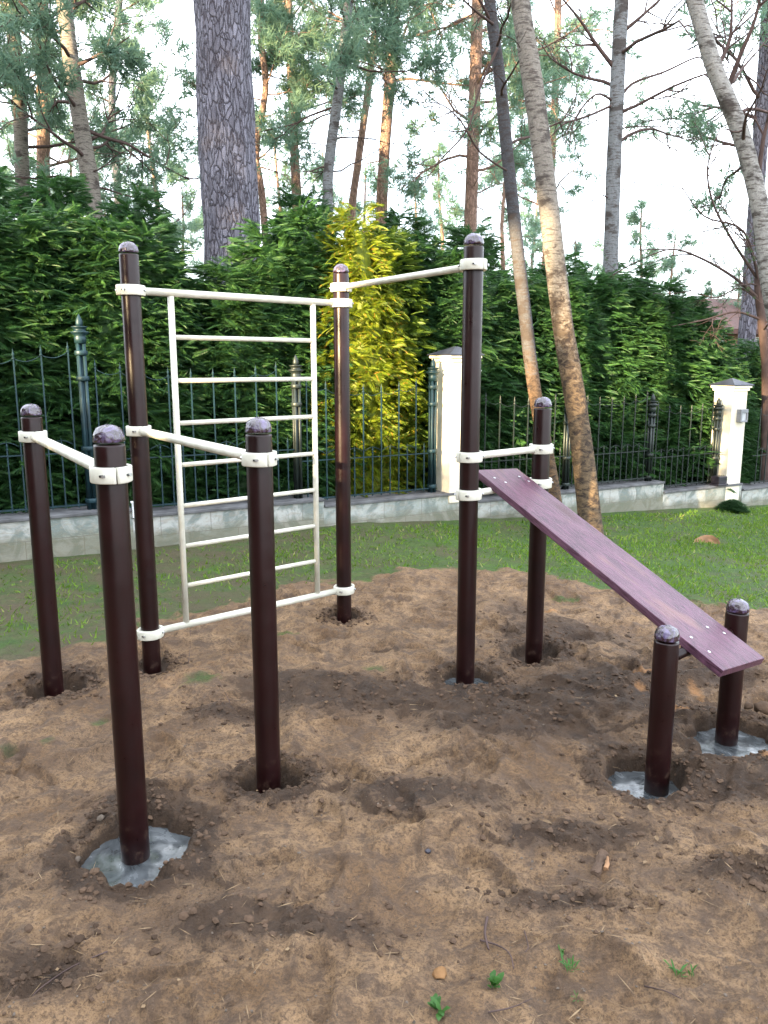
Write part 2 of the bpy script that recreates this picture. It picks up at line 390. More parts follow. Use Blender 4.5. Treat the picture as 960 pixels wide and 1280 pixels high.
def ground_h(x, y, full=False):
    x = np.asarray(x, float); y = np.asarray(y, float)
    z = ground_macro(x, y)
    dirt = 1 - sstep(-.15, .35, y - lawn_edge(x) + .28 * fbm(x, y, 1.4, 3, 4) + .22 * fbm(x, y, 6, 3, 44))
    near = sstep(14, 8, y) if False else np.clip((14 - np.hypot(x, y)) / 6, 0, 1)
    wx = x + .22 * fbm(x, y, 2.1, 3, 8); wy = y + .22 * fbm(x, y, 2.1, 3, 12)
    rid = 1 - np.abs(fbm(wx, wy, 1.5, 3, 20)) * 3.0
    rid2 = 1 - np.abs(fbm(wx, wy, 4.4, 3, 31)) * 3.0
    a = .025 * fbm(x, y, .9, 3, 2)
    d = .032 * fbm(x, y, 3.2, 4, 3) + .030 * np.clip(rid, 0, 1) ** 1.5 + .016 * np.clip(rid2, 0, 1) ** 1.5 + .011 * fbm(x, y, 17, 3, 6, .6) + .0035 * fbm(x, y, 55, 2, 9)
    dk = np.zeros_like(x)
    for (cx, cy, rx, ry, am) in DARKS:
        g = np.exp(-(((x - cx) / rx) ** 2 + ((y - cy) / ry) ** 2)); dk = np.maximum(dk, am * g)
    st = fbm(x + .5 * fbm(x, y, 1.1, 2, 81), y + .5 * fbm(x, y, 1.1, 2, 83), 2.2, 3, 85); st2 = fbm(x + .25 * fbm(x, y, 2.3, 2, 91), y + .25 * fbm(x, y, 2.3, 2, 93), 5.5, 3, 95)
    d = d + .016 * sstep(.0, .035, st) - .014 * sstep(.22, .26, st) + .008 * sstep(.0, .06, st2) - .008 * sstep(.25, .31, st2)
    d = d + dk * (.024 + .030 * fbm(x, y, 9, 4, 40, .6))
    for (cx, cy, an, L, W, dp) in FEET:
        c, s = math.cos(an), math.sin(an)
        u = ((x - cx) * c + (y - cy) * s) / L; v = (-(x - cx) * s + (y - cy) * c) / (W * (1 + .25 * u))
        q = np.sqrt(u * u + v * v + 1e-9)
        d = d - dp * (1 - sstep(.82, 1.0, q)) * (1 + .35 * np.sign(np.sin(u * 26 + 2 * v)) * .35) + dp * .55 * np.exp(-((q - 1.18) / .15) ** 2)
    hole = np.zeros_like(x); rim = np.zeros_like(x)
    for (cx, cy, r, dp) in HOLES:
        an = np.arctan2(y - cy, x - cx)
        rr = r * (1 + .22 * fbm(np.cos(an) + cx * 3, np.sin(an) + cy * 3, 2.3, 4, 50, .6)) + .012 * fbm(x, y, 18, 3, 52)
        q = np.hypot(x - cx, y - cy)
        k = 1 - sstep(rr * .82, rr * 1.06, q)
        d = d * (1 - k) + k * (-dp)
        ring = np.exp(-((q - rr * 1.3) / (r * .28)) ** 2)
        d = d + ring * (.35 + .65 * sstep(cy - r * 1.1, cy + r * .2, y)) * (.012 + .055 * np.clip(fbm(x, y, 11, 4, 60, .65), -.3, 1)) * min(1, dp / .08)
        hole = np.maximum(hole, k); rim = np.maximum(rim, ring * np.clip(dp / .06, 0, 1))
    z = z + (a + d * dirt) * near + (1 - dirt) * near * .012 * fbm(x, y, 5, 3, 70)
    if full: return z, dirt, dk, hole, rim
    return z

# ------------------------------------------------------------------ ground sheet
def axis(parts):
    out = []
    for a, b, n in parts: out += list(np.linspace(a, b, n, endpoint=False))
    return out
def geo(a, b, n): return list(np.sign(a) * np.geomspace(abs(a), abs(b), n))
xs = np.array([-x for x in geo(3.4, 260, 34)][::-1][:-1] + axis([(-3.4, 3.4, 540)]) + geo(3.4, 260, 34))
ys = np.array([-x for x in geo(2, 120, 20)][::-1] + axis([(-1.9, 1.1, 14), (1.1, 3.6, 230), (3.6, 6.4, 170), (6.4, 10, 90)]) + geo(10, 300, 34))
X, Y = np.meshgrid(xs, ys)
Z, dirt, dk, hole, rim = ground_h(X, Y, True)
nx, ny = len(xs), len(ys)
I = np.arange(nx * ny).reshape(ny, nx)
Fq = np.stack([I[:-1, :-1], I[:-1, 1:], I[1:, 1:], I[1:, :-1]], -1).reshape(-1, 4)
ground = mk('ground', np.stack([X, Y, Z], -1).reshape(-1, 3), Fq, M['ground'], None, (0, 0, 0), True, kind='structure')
def add_attr(me, name, arr):
    a = me.attributes.new(name, 'FLOAT', 'POINT'); a.data.foreach_set('value', np.ascontiguousarray(arr.ravel(), dtype=np.float32))
patch = .5 + .5 * fbm(X, Y, 3.2, 3, 80)
grassy_spots = np.zeros_like(X)
for (px, py, rx, ry) in [(250, 865, .16, .12), (125, 905, .08, .06), (60, 930, .06, .05), (470, 840, .1, .06), (710, 745, .2, .1), (10, 940, .08, .06), (360, 800, .12, .05)]:
    q = at(px, py); grassy_spots = np.maximum(grassy_spots, .62 * np.exp(-(((X - q[0]) / rx) ** 2 + ((Y - q[1]) / ry) ** 2)))
add_attr(ground.data, 'lawn', np.clip(np.maximum(1 - dirt, grassy_spots), 0, 1))
ln_ = fbm(X + .5 * fbm(X, Y, 1.1, 2, 81), Y + .5 * fbm(X, Y, 1.1, 2, 83), 2.2, 3, 85); ln2 = fbm(X + .25 * fbm(X, Y, 2.3, 2, 91), Y + .25 * fbm(X, Y, 2.3, 2, 93), 5.5, 3, 95)
edge_shade = np.maximum(np.exp(-((ln_ - .01) / .022) ** 2) * sstep(-.15, .2, fbm(X, Y, 1.9, 3, 97)), np.exp(-((ln2 - .01) / .03) ** 2) * sstep(-.05, .25, fbm(X, Y, 2.7, 3, 99)))  # shading along the step edges, put into colour as darker moist soil
add_attr(ground.data, 'worn', .75 * sstep(1.2, -1.5, X) + 0 * Y)
add_attr(ground.data, 'dark', np.clip(dk +   .28 * edge_shade + .95 * hole + .5 * rim + .33 * np.clip(fbm(X, Y, 2.3, 4, 90), 0, 1) * 1.6, 0, 1))
clay = np.zeros_like(X)  # mask of small painted sun spots on the sand, not a clay deposit
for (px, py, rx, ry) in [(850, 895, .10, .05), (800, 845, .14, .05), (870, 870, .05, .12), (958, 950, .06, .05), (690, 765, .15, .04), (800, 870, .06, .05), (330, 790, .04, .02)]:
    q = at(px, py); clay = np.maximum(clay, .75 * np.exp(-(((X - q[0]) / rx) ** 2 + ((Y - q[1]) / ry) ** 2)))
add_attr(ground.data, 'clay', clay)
def gz(x, y): return float(ground_h(np.array([x]), np.array([y]))[0])

# ------------------------------------------------------------------ turf, clods, litter (uncountable)
def turf():
    n = 150000
    x = RNG.uniform(-5.2, 7.5, n); y = 3.4 + 9 * RNG.random(n) ** 1.15
    e = y - lawn_edge(x) + .28 * fbm(x, y, 1.4, 3, 4)
    dens = sstep(.0, .6, e) * (1 - .45 * sstep(1., -1.5, x)) * (.35 + .65 * sstep(-.25, .25, fbm(x, y, 1.7, 4, 33) + .18 * (x / 3)))
    inside = (y < 8.05 + .565 * x - .2)
    keep = (RNG.random(n) < dens) & inside
    x = x[keep]; y = y[keep]; n = len(x)
    z = ground_h(x, y)
    h = RNG.uniform(.014, .045, n) * (1 + .5 * fbm(x, y, 3, 2, 5)); w = RNG.uniform(.003, .0065, n) * (1 + y / 14); a = RNG.uniform(0, 2 * PI, n); ln = RNG.normal(0, .022, (n, 2))
    B = np.stack([x, y, z - .004], -1); t = np.stack([np.cos(a) * w, np.sin(a) * w, 0 * w], -1)
    T = B + np.stack([ln[:, 0], ln[:, 1], h], -1)
    V = np.stack([B - t, B + t, T], 1).reshape(-1, 3)
    mk('grass', V, np.arange(3 * n).reshape(-1, 3), M['grass'], None, (0, 6, 0), False, kind='stuff', label='short mossy grass growing along the stone wall', cat='grass')
turf()
def lump_mesh(seed, nu=5):
    r = random.Random(seed); V = []; F = []
    t = (1 + 5 ** .5) / 2
    ico = [(-1, t, 0), (1, t, 0), (-1, -t, 0), (1, -t, 0), (0, -1, t), (0, 1, t), (0, -1, -t), (0, 1, -t), (t, 0, -1), (t, 0, 1), (-t, 0, -1), (-t, 0, 1)]
    for v in ico:
        q = np.array(v) / 1.9 * r.uniform(.6, 1.2); V.append(q)
    F = [(0, 11, 5), (0, 5, 1), (0, 1, 7), (0, 7, 10), (0, 10, 11), (1, 5, 9), (5, 11, 4), (11, 10, 2), (10, 7, 6), (7, 1, 8), (3, 9, 4), (3, 4, 2), (3, 2, 6), (3, 6, 8), (3, 8, 9), (4, 9, 5), (2, 4, 11), (6, 2, 10), (8, 6, 7), (9, 8, 1)]
    return np.array(V), np.array(F)
def scatter(name, n, sampler, size, mat, flat=.6, **kw):
    x, y = sampler(n); n = len(x); z = ground_h(x, y)
    base = [lump_mesh(i) for i in range(8)]
    s = size[0] + (size[1] - size[0]) * RNG.random(n) ** 4
    V = []; F = []; off = 0
    Fb = base[0][1]
    for i in range(n):
        b = base[i % 8][0]; a = RNG.uniform(0, 2 * PI); c, sn = math.cos(a), math.sin(a)
        q = b * s[i] * np.array([RNG.uniform(.7, 1.3), RNG.uniform(.7, 1.3), flat])
        V.append(np.stack([q[:, 0] * c - q[:, 1] * sn + x[i], q[:, 0] * sn + q[:, 1] * c + y[i], q[:, 2] + z[i] + s[i] * .15], -1))
        F.append(Fb + off); off += 12
    return mk(name, np.concatenate(V), np.concatenate(F), mat, None, (0, 3, 0), False, kind='stuff', **kw)
def samp_clod(n):
    P = []
    for (cx, cy, rx, ry, a) in DARKS:
        m = int(n / 2 / len(DARKS)); P.append(np.stack([RNG.normal(cx, rx * .7, m), RNG.normal(cy, ry * .8, m)], -1))
    for (cx, cy, r, dp) in HOLES:
        m = int(n / 2 / len(HOLES)); an = RNG.uniform(0, 2 * PI, m); q = r * (1.02 + np.abs(RNG.normal(0, .45, m))); P.append(np.stack([cx + np.cos(an) * q, cy + np.sin(an) * q], -1))
    P = np.concatenate(P); return P[:, 0], P[:, 1]
scatter('soil_crumbs', 9000, samp_clod, (.002, .016), M['clod'], label='loose dark soil crumbs heaped round the dug post holes', cat='soil')
def samp_all(n):
    y = 1.5 + 4 * RNG.random(n) ** 1.3; x = RNG.uniform(-.62, .62, n) * y
    k = y < lawn_edge(x); return x[k], y[k]
scatter('sand_crumbs', 2600, samp_all, (.0012, .006), M['stone'], label='fine grit and crumbs scattered over the trampled sand', cat='grit')
def litter():
    n = 1500
    y = 1.5 + 7 * RNG.random(n) ** 1.3; x = RNG.uniform(-.6, .6, n) * y
    k = y < 8.05 + .565 * x - .3; x = x[k]; y = y[k]; n = len(x)
    z = ground_h(x, y) + .003
    a = RNG.uniform(0, PI, n); L = RNG.uniform(.008, .04, n); w = RNG.uniform(.0007, .0016, n)
    big = RNG.random(n) < .05; w = np.where(big, RNG.uniform(.004, .010, n), w); L = np.where(big, w * 1.3, L)
    d = np.stack([np.cos(a) * L, np.sin(a) * L, RNG.normal(0, .08, n) * L], -1); p = np.stack([-np.sin(a) * w, np.cos(a) * w, RNG.normal(0, .4, n) * w], -1)
    B = np.stack([x, y, z + .002], -1)
    V = np.stack([B - d, B + p, B + d, B - p], 1).reshape(-1, 3)
    mk('needle_litter', V, np.arange(4 * n).reshape(-1, 4), M['dry'], None, (0, 4, 0), False, kind='stuff', label='dry pine needles and leaf scraps scattered on the ground', cat='litter')
litter()

# ------------------------------------------------------------------ workout frame
def post_mesh(h):
    r = .0470
    m = MB(); m.lathe([(r, -.14), (r, 0), (r, h * .5), (r, h - .062), (r - .0012, h - .056)], n=40); return m.mesh('post', M['post'])
def cap_mesh(h, pointy):
    r = .0466; m = MB()
    prof = [(r - .001, -.052), (r + .0004, -.050), (r + .0004, -.040)]
    if pointy: prof += [(r * .97, -.030), (r * .90, -.020), (r * .74, -.010), (r * .5, -.004), (r * .25, -.001), (r * .05, 0)]
    else: prof += [(r * .99, -.036), (r * .88, -.021), (r * .66, -.010), (r * .38, -.003), (r * .12, -.0003), (r * .04, 0)]
    m.lathe(prof, n=28)
    V = np.array(m.V)
    rr = np.random.default_rng(int(h * 100) + (3 if pointy else 0))
    k = V[:, 2] > -.034; V[k] += rr.normal(0, .0009, (k.sum(), 3)); m.V = [tuple(v) for v in V]
    return m.mesh('post_cap', M['cap'])
_pm = {}
def add_post(root, i):
    h = POSTH[i]; x, y = POST[i]
    key = round(h, 2)
    if key not in _pm: _pm[key] = (post_mesh(h), cap_mesh(h, h < 2))
    p = inst('post', _pm[key][0], (x, y, 0), i * 1.3, 1, root)
    inst('post_cap', _pm[key][1], (x, y, h + .004), 0, 1, p)
    return p
def clamp_mesh():
    m = MB(); ri, ro, hh, b = .0472, .0630, .0250, .0035
    sec = [(ri, -hh + .001), (ro - b, -hh), (ro - b * .3, -hh + b * .4), (ro, -hh + b), (ro, hh - b), (ro - b * .3, hh - b * .4), (ro - b, hh), (ri, hh - .001)]
    for s0 in (0, PI):
        n = 22; g = .035; V = []; F = []
        for k in range(n + 1):
            t = s0 + g + (PI - 2 * g) * k / n
            ex = 1 + .16 * abs(math.cos(t)) ** 6
            for (r, z) in sec:
                q = r if r < ri + .001 else r * ex
                V.append((q * math.cos(t), q * math.sin(t), z))
        L = len(sec)
        for k in range(n):
            for j in range(L):
                j2 = (j + 1) % L; F.append((k * L + j, (k + 1) * L + j, (k + 1) * L + j2, k * L + j2))
        F.append(tuple(range(L))); F.append(tuple(n * L + j for j in range(L))[::-1])
        m.add(V, F)
    return m.mesh('clamp', M['cream'], True)
def bolt_mesh():
    m = MB()
    m.box((0, -.0005, 0), (.019, .003, .0065)); nb = len(m.F)
    # hex head along local -y
    V = []; F = []
    for d in (-.002, -.0075):
        for k in range(6):
            t = PI / 3 * k; V.append((.004 + .0055 * math.cos(t), d, .0055 * math.sin(t)))
    for k in range(6): F.append((k, (k + 1) % 6, 6 + (k + 1) % 6, 6 + k))
    F.append((6, 7, 8, 9, 10, 11)); m.add(V, F)
    me = mesh_np('bolt', m.V, m.F, [M['slot'], M['steel']], False)
    for i, p in enumerate(me.polygons): p.material_index = 0 if i < nb else 1
    return me
CL, BO = clamp_mesh(), bolt_mesh()
def add_clamp(root, i, z, towards):
    """ring clamp on post i whose seam faces away from / towards the bar"""
    x, y = POST[i]; a = math.atan2(towards[1] - y, towards[0] - x)
    c = inst('clamp', CL, (x, y, z), a, 1, root)
    for s in (-1, 1):
        for base in (0, PI):
            t = base + s * .62
            rr = .0630 * (1 + .16 * abs(math.cos(t)) ** 6)
            o = bpy.data.objects.new('bolt', BO); COL.objects.link(o); o.parent = c
            o.location = (rr * math.cos(t), rr * math.sin(t), 0); o.rotation_euler = (0, 0, t + PI / 2)
    return c
def add_bar(name, root, i, j, z, r, n=16, mat='cream'):
    A = np.array([*POST[i], z]); B = np.array([*POST[j], z]); d = (B - A) / np.linalg.norm(B - A)
    m = MB(); m.tube([A + d * .060, A + d * .25, (A + B) / 2, B - d * .25, B - d * .060], r, n)
    return m.mk(name, M[mat], root)

frame = empty('workout_frame', (*POST[6], 0), 'large maroon-post workout frame with cream ladder, pull-up bar and sloping bench', 'exercise frame')
for i in (3, 4, 5, 6, 7, 8, 9): add_post(frame, i)
dips = empty('dip_bar_stand', ((POST[1][0] + POST[2][0]) / 2, (POST[1][1] + POST[2][1]) / 2, 0), 'free-standing pair of waist-high maroon posts at the left joined by one cream bar', 'exercise bar')
for i in (1, 2): add_post(dips, i)
add_clamp(dips, 1, 1.272, POST[2]); add_clamp(dips, 2, 1.272, POST[1]); add_bar('bar', dips, 1, 2, 1.272, .021)
add_clamp(frame, 3, 1.272, POST[4]); add_clamp(frame, 4, 1.272, POST[3]); add_bar('bar', frame, 3, 4, 1.272, .021)
add_clamp(frame, 5, 2.053, POST[6]); add_clamp(frame, 6, 2.060, POST[5]); add_bar('pull_up_bar', frame, 5, 6, 2.056, .017)
add_clamp(frame, 6, 1.160, POST[7]); add_clamp(frame, 7, 1.160, POST[6]); add_bar('bar', frame, 6, 7, 1.160, .018)
add_clamp(frame, 6, .974, POST[7]); add_clamp(frame, 7, .974, POST[6]); add_bar('bench_support', frame, 6, 7, .974, .017)
for z in (1.963, .191):
    add_clamp(frame, 3, z, POST[5]); add_clamp(frame, 5, z, POST[3])
# ladder
lad = empty('ladder', ((POST[3][0] + POST[5][0]) / 2, (POST[3][1] + POST[5][1]) / 2, 0)); lad.parent = frame
lad.location = Vector(lad.location) - Vector(frame.location)
A = np.array([*POST[3], 0]); B = np.array([*POST[5], 0]); D = B - A; Du = D / np.linalg.norm(D)
for z in (1.963, .191):
    MB().tube([A + Du * .06 + [0, 0, z], (A + B) / 2 + [0, 0, z], B - Du * .06 + [0, 0, z]], .0190, 16).mk('cross_bar', M['cream'], lad)
for t in (.161, .841):
    p = A + D * t; MB().tube([p + [0, 0, .191 + .017], p + [0, 0, 1.0], p + [0, 0, 1.963 - .017]], .0165, 16).mk('side_rail', M['cream'], lad)
for k in range(1, 8):
    z = 1.963 - (1.963 - .191) * k / 8
    MB().tube([A + D * .161 + Du * .015 + [0, 0, z], A + D * .5 + [0, 0, z], A + D * .841 - Du * .015 + [0, 0, z]], .0125, 12).mk('rung', M['cream'], lad)
# bench board
Tm = np.array([.595, 4.120, 1.062]); Bm = np.array([1.405, 2.905, .455])
dv = (Bm - Tm); Lb = np.linalg.norm(dv); dv /= Lb
uv = np.array([.758, .652, 0]); uv = uv - dv * np.dot(uv, dv); uv /= np.linalg.norm(uv); nv = np.cross(uv, dv)
if nv[2] < 0: nv = -nv
W = .292; th = .034
m = MB(); m.box((0, 0, 0), (Lb, W, th))
bo = mk('bench_board', m.V, m.F, M['board'], None, (0, 0, 0), False)
bo.parent = frame; ctr = (Tm + Bm) / 2 - nv * th / 2
bo.rotation_euler = Matrix(np.stack([dv, uv, nv], 1).tolist()).to_euler(); bo.location = ctr - wloc(frame)
bevel(bo, .003, 2)
sm = MB(); sm.lathe([(.0055, 0), (.0075, .0012), (.005, .0022), (.001, .0024)], n=10); smm = sm.mesh('screw', M['steel'])
for (u, v) in [(-Lb / 2 + .09, -.09), (-Lb / 2 + .14, -.055), (-Lb / 2 + .09, .085), (-Lb / 2 + .14, .11), (Lb / 2 - .19, -.10), (Lb / 2 - .10, -.10), (Lb / 2 - .22, .05), (Lb / 2 - .17, .10)]:
    o = bpy.data.objects.new('screw', smm); COL.objects.link(o); o.parent = bo; o.location = (u, v, th / 2)
add_bar('bench_crossbar', frame, 8, 9, .478, .020, 12, 'post')
for t in (.30, .70):
    p = np.array([*POST[8], 0]) * (1 - t) + np.array([*POST[9], 0]) * t
    mm = MB(); mm.box((p[0], p[1], .505), (.05, .035, .034), np.stack([uv, np.cross([0, 0, 1], uv), [0, 0, 1]])); mm.mk('bench_bracket', M['post'], frame, smooth=False)

# ------------------------------------------------------------------ wet cement in the holes
def cement(cx, cy, r, z, label, seed):
    n, k = 48, 14; V = [(cx, cy, z)]; F = []
    rr = random.Random(seed); ph = [rr.uniform(0, 6.28) for _ in range(5)]
    for j in range(1, k + 1):
        for i in range(n):
            t = 2 * PI * i / n; q = r * j / k * (1 + (.05 * math.sin(2 * t + ph[0]) + .035 * math.sin(3 * t + ph[1]) + .02 * math.sin(7 * t + ph[2])) * j / k)
            x = cx + q * math.cos(t); y = cy + q * math.sin(t)
            V.append((x, y, z + .0035 * float(fbm(np.array([x]), np.array([y]), 14, 2, seed)[0])))
    for i in range(n): F.append((0, 1 + i, 1 + (i + 1) % n))
    for j in range(k - 1):
        for i in range(n):
            a = 1 + j * n + i; b = 1 + j * n + (i + 1) % n; F.append((a, a + n, b + n, b))
    # skirt so the pour has depth
    s = len(V)
    for i in range(n): v = V[1 + (k - 1) * n + i]; V.append((v[0], v[1], z - .06))
    for i in range(n): F.append((1 + (k - 1) * n + i, s + i, s + (i + 1) % n, 1 + (k - 1) * n + (i + 1) % n))
    mk('wet_concrete', V, F, M['concrete'], None, (cx, cy, z - .06), True, label=label, cat='concrete', group='wet concrete poured round the posts')
cement(-.828, 2.415, .200, -.036, 'large pool of wet grey concrete round the nearest left post', 1)
cement(1.045, 2.90, .185, -.072, 'wet concrete pooled deep in the hole round the near short bench post', 2)
cement(1.520, 3.215, .200, -.042, 'wet concrete pool round the short bench post at the right edge', 3)
cement(.430, 3.83, .150, -.026, 'small wet concrete patch at the foot of the tall bench post', 4)

# ------------------------------------------------------------------ garden wall, piers, fence
def wz(px, py):      # height of a wall feature at a pixel
    p = wall_at(px); return at(px, py, p[1])[2]
STEPS = [(-1500, 165, .365), (165, 405, .300), (405, 590, .235), (590, 828, .120), (828, 925, -.015)]
wall = empty('garden_wall', (*wall_at(480)[:2], 0), 'low pale stone-clad garden wall stepping down behind the lawn, with dark coping', 'wall')
def s_of(p): return float(np.dot(p - np.array([0, 8.05, 0]), WD))
def wp(s, off=0, z=0): return np.array([0, 8.05, 0]) + WD * s - WN * off + np.array([0, 0, z])
WSEG = []
for (a, b, zt) in STEPS:
    sa = s_of(wall_at(a)) if a > -1000 else -7.0; sb = s_of(wall_at(b)); WSEG.append((sa, sb, zt))
WSEG.append((WSEG[-1][1] + .02, 16.0, -.10))
TH = .30
def wall_prism(sa, sb, z0, z1, o0, o1):
    V = []
    for z in (z0, z1):
        for (s, o) in ((sa, o0), (sb, o0), (sb, o1), (sa, o1)): V.append(wp(s, o, z))
    return V, [(0, 3, 2, 1), (4, 5, 6, 7), (0, 1, 5, 4), (1, 2, 6, 5), (2, 3, 7, 6), (3, 0, 4, 7)]
for (sa, sb, zt) in WSEG:
    V, F = wall_prism(sa, sb, -1.0, zt - .028, 0, TH)
    o = mk('wall_section', V, F, M['slabs'], wall, wp(sa, 0, -.5 + zt), False)
    uvl = o.data.uv_layers.new(name='UVMap')
    for lp in o.data.loops:
        v = np.array(V[lp.vertex_index]); uvl.data[lp.index].uv = (s_of(v) + (.3 if np.dot(v - V[0], WN) < -.01 else 0), v[2] - zt)
    V, F = wall_prism(sa, sb - .003, zt - .028, zt, -.025, TH + .02)
    c = mk('coping', V, F, M['coping'], o, None, False); bevel(c, .004, 1)
    del c
def pier(px, w, ztop, zbase, label, name_cap='cap'):
    p = wall_at(px) - WN * (TH / 2); s = s_of(p)
    ax = np.stack([WD, -WN, [0, 0, 1]])
    root = empty('gate_pier', (p[0], p[1], zbase), label, 'pier', 'cream rendered piers along the fence')
    m = MB(); m.box((p[0], p[1], (ztop - .07 + zbase) / 2), (w, w, ztop - .07 - zbase), ax); bevel(m.mk('pier_shaft', M['stucco'], root, smooth=False), .008, 2)
    m = MB(); m.box((p[0], p[1], ztop - .050), (w + .035, w + .035, .04), ax); m.box((p[0], p[1], ztop - .015), (w + .075, w + .075, .030), ax); bevel(m.mk('cornice', M['stucco'], root, smooth=False), .004, 2)
    # pyramid cap
    h = (w + .11) / 2; V = []
    for (r, z) in ((h, ztop), (h, ztop + .010), (.012, ztop + .095)):
        for (a, b) in ((-1, -1), (1, -1), (1, 1), (-1, 1)): V.append(p * [1, 1, 0] + WD * a * r - WN * b * r + [0, 0, z])
    F = [(0, 3, 2, 1), (8, 9, 10, 11)] + [(4 * l + k, 4 * l + (k + 1) % 4, 4 * l + 4 + (k + 1) % 4, 4 * l + 4 + k) for l in (0, 1) for k in range(4)]
    mk('roof_cap', V, F, M['tin'], root, None, False)
    return root, p
zp1 = at(575, 444, wall_at(575)[1])[2]; zp2 = at(915, 482, wall_at(915)[1])[2]
pier1, p1 = pier(576, .335, zp1, .12, 'cream pier behind the tall bench post, half hidden by it, with a dark pyramid cap')
pier2, p2 = pier(914, .300, zp2, -.5, 'cream pier at the right end of the fence with a grey wall lamp on it')
ax = np.stack([WD, -WN, [0, 0, 1]])
# lamp on the right pier
lc = p2 + WN * (.15 + .035) + WD * .03; lz = at(925, 519, p2[1])[2]
lamp = empty('wall_lamp', (lc[0], lc[1], lz), 'square grey wall lamp on the right-hand cream pier', 'lamp')
m = MB(); m.box((lc[0], lc[1], lz + .065), (.15, .07, .05), ax); m.box((lc[0] - WD[0] * .06, lc[1] - WD[1] * .06, lz - .01), (.03, .07, .10), ax); m.box((lc[0], lc[1], lz - .072), (.15, .07, .025), ax); m.box((*(lc + WD * .065)[:2], lz - .01), (.02, .07, .10), ax)
bevel(m.mk('housing', M['grey'], lamp, smooth=False), .003, 1)
m = MB(); m.box((*(lc + WD * .008 - WN * .008)[:2], lz - .010), (.092, .05, .098), ax); m.mk('lens', M['lens'], lamp, smooth=False)
# intercom panel on the near pier, lantern bracket beside it
ic = p1 + WN * (.1675 + .012); iz = at(574, 487, p1[1])[2]
io = empty('intercom', (ic[0], ic[1], iz), 'slim grey intercom panel on the pier behind the tall bench post', 'intercom')
m = MB(); m.box((*(ic - WD * .02)[:2], iz), (.07, .024, .21), ax); bevel(m.mk('panel', M['grey'], io, smooth=False), .003, 1)
m = MB(); m.box((*(ic - WD * .02 + WN * .013)[:2], iz + .05), (.045, .004, .06), ax); m.mk('screen', M['lens'], io, smooth=False)
sc = p1 + WD * .27 + WN * .03
so = empty('hanging_lantern', (sc[0], sc[1], zp1 - .28), 'small white bell lantern bracketed beside the cream pier behind the tall bench post', 'lantern')
m = MB(); m.tube([p1 + WD * .15 + [0, 0, zp1 - .01], sc + [0, 0, zp1 - .005], sc + [0, 0, zp1 - .06]], .006, 6); m.mk('bracket', M['ironk'], so)
m = MB(); m.lathe([(.012, 0), (.03, -.02), (.036, -.08), (.050, -.12), (.044, -.122)], (sc[0], sc[1], zp1 - .05), 14); m.mk('bell_shade', M['white'], so)

# iron fence ------------------------------------------------------
def picket_mesh(h, mat):
    m = MB(); r = .0056
    m.box((0, 0, h / 2 - .02), (r * 2, r * 2, h - .04))
    m.lathe([(r * 1.1, h - .06), (r * 2.1, h - .055), (r * 2.1, h - .046), (r * 1.1, h - .042), (r * 1.6, h - .03), (r * 1.9, h - .018), (r * 1.0, h - .006), (r * .1, h + .03)], n=6)
    m.lathe([(r * 1.9, .03), (r * 1.9, .05)], n=6)
    return m.mesh('picket', mat, False)
PK = {}
def fence_panel(sa, sb, zb, ht, hs, mat, label):
    root = empty('iron_fence', wp((sa + sb) / 2, TH * .45, zb), label, 'fence', 'dark green iron fence panels on the wall')
    n = max(2, int(round((sb - sa) / .105))); tops = []; shorts = []
    o = TH * .45
    for k in range(1, n):
        s = sa + (sb - sa) * k / n
        tall = k % 2 == 1
        u = k / n * 2 - 1
        h = (ht + .10 * u * u) if tall else hs
        key = (round(h, 2), mat)
        if key not in PK: PK[key] = picket_mesh(key[0], M[mat])
        inst('picket', PK[key], wp(s, o, zb + .02), math.atan2(WD[1], WD[0]), 1, root)
        (tops if tall else shorts).append((s, key[0]))
    m = MB(); m.box(wp((sa + sb) / 2, o, zb + .045), (sb - sa, .022, .014), ax); m.mk('bottom_rail', M[mat], root, smooth=False)
    m = MB(); m.box(wp((sa + sb) / 2, o, zb + hs * .86), (sb - sa, .016, .010), ax); m.mk('middle_rail', M[mat], root, smooth=False)
    m = MB()
    for (s0, h0), (s1, h1) in zip(tops[:-1], tops[1:]):
        P = [wp(s0 + (s1 - s0) * t, o, zb + .02 + h0 + (h1 - h0) * t - .055 - .035 * math.sin(PI * t)) for t in np.linspace(0, 1, 7)]
        m.tube(P, .0028, 5)
        P = [wp(s0 + (s1 - s0) * t, o, zb + hs * .97 + .045 * math.sin(PI * t)) for t in np.linspace(0.05, .47, 6)]; m.tube(P, .0035, 5)
        P = [wp(s0 + (s1 - s0) * t, o, zb + hs * .97 + .045 * math.sin(PI * t)) for t in np.linspace(.53, .95, 6)]; m.tube(P, .0035, 5)
    m.mk('scrollwork', M[mat], root)
    return root
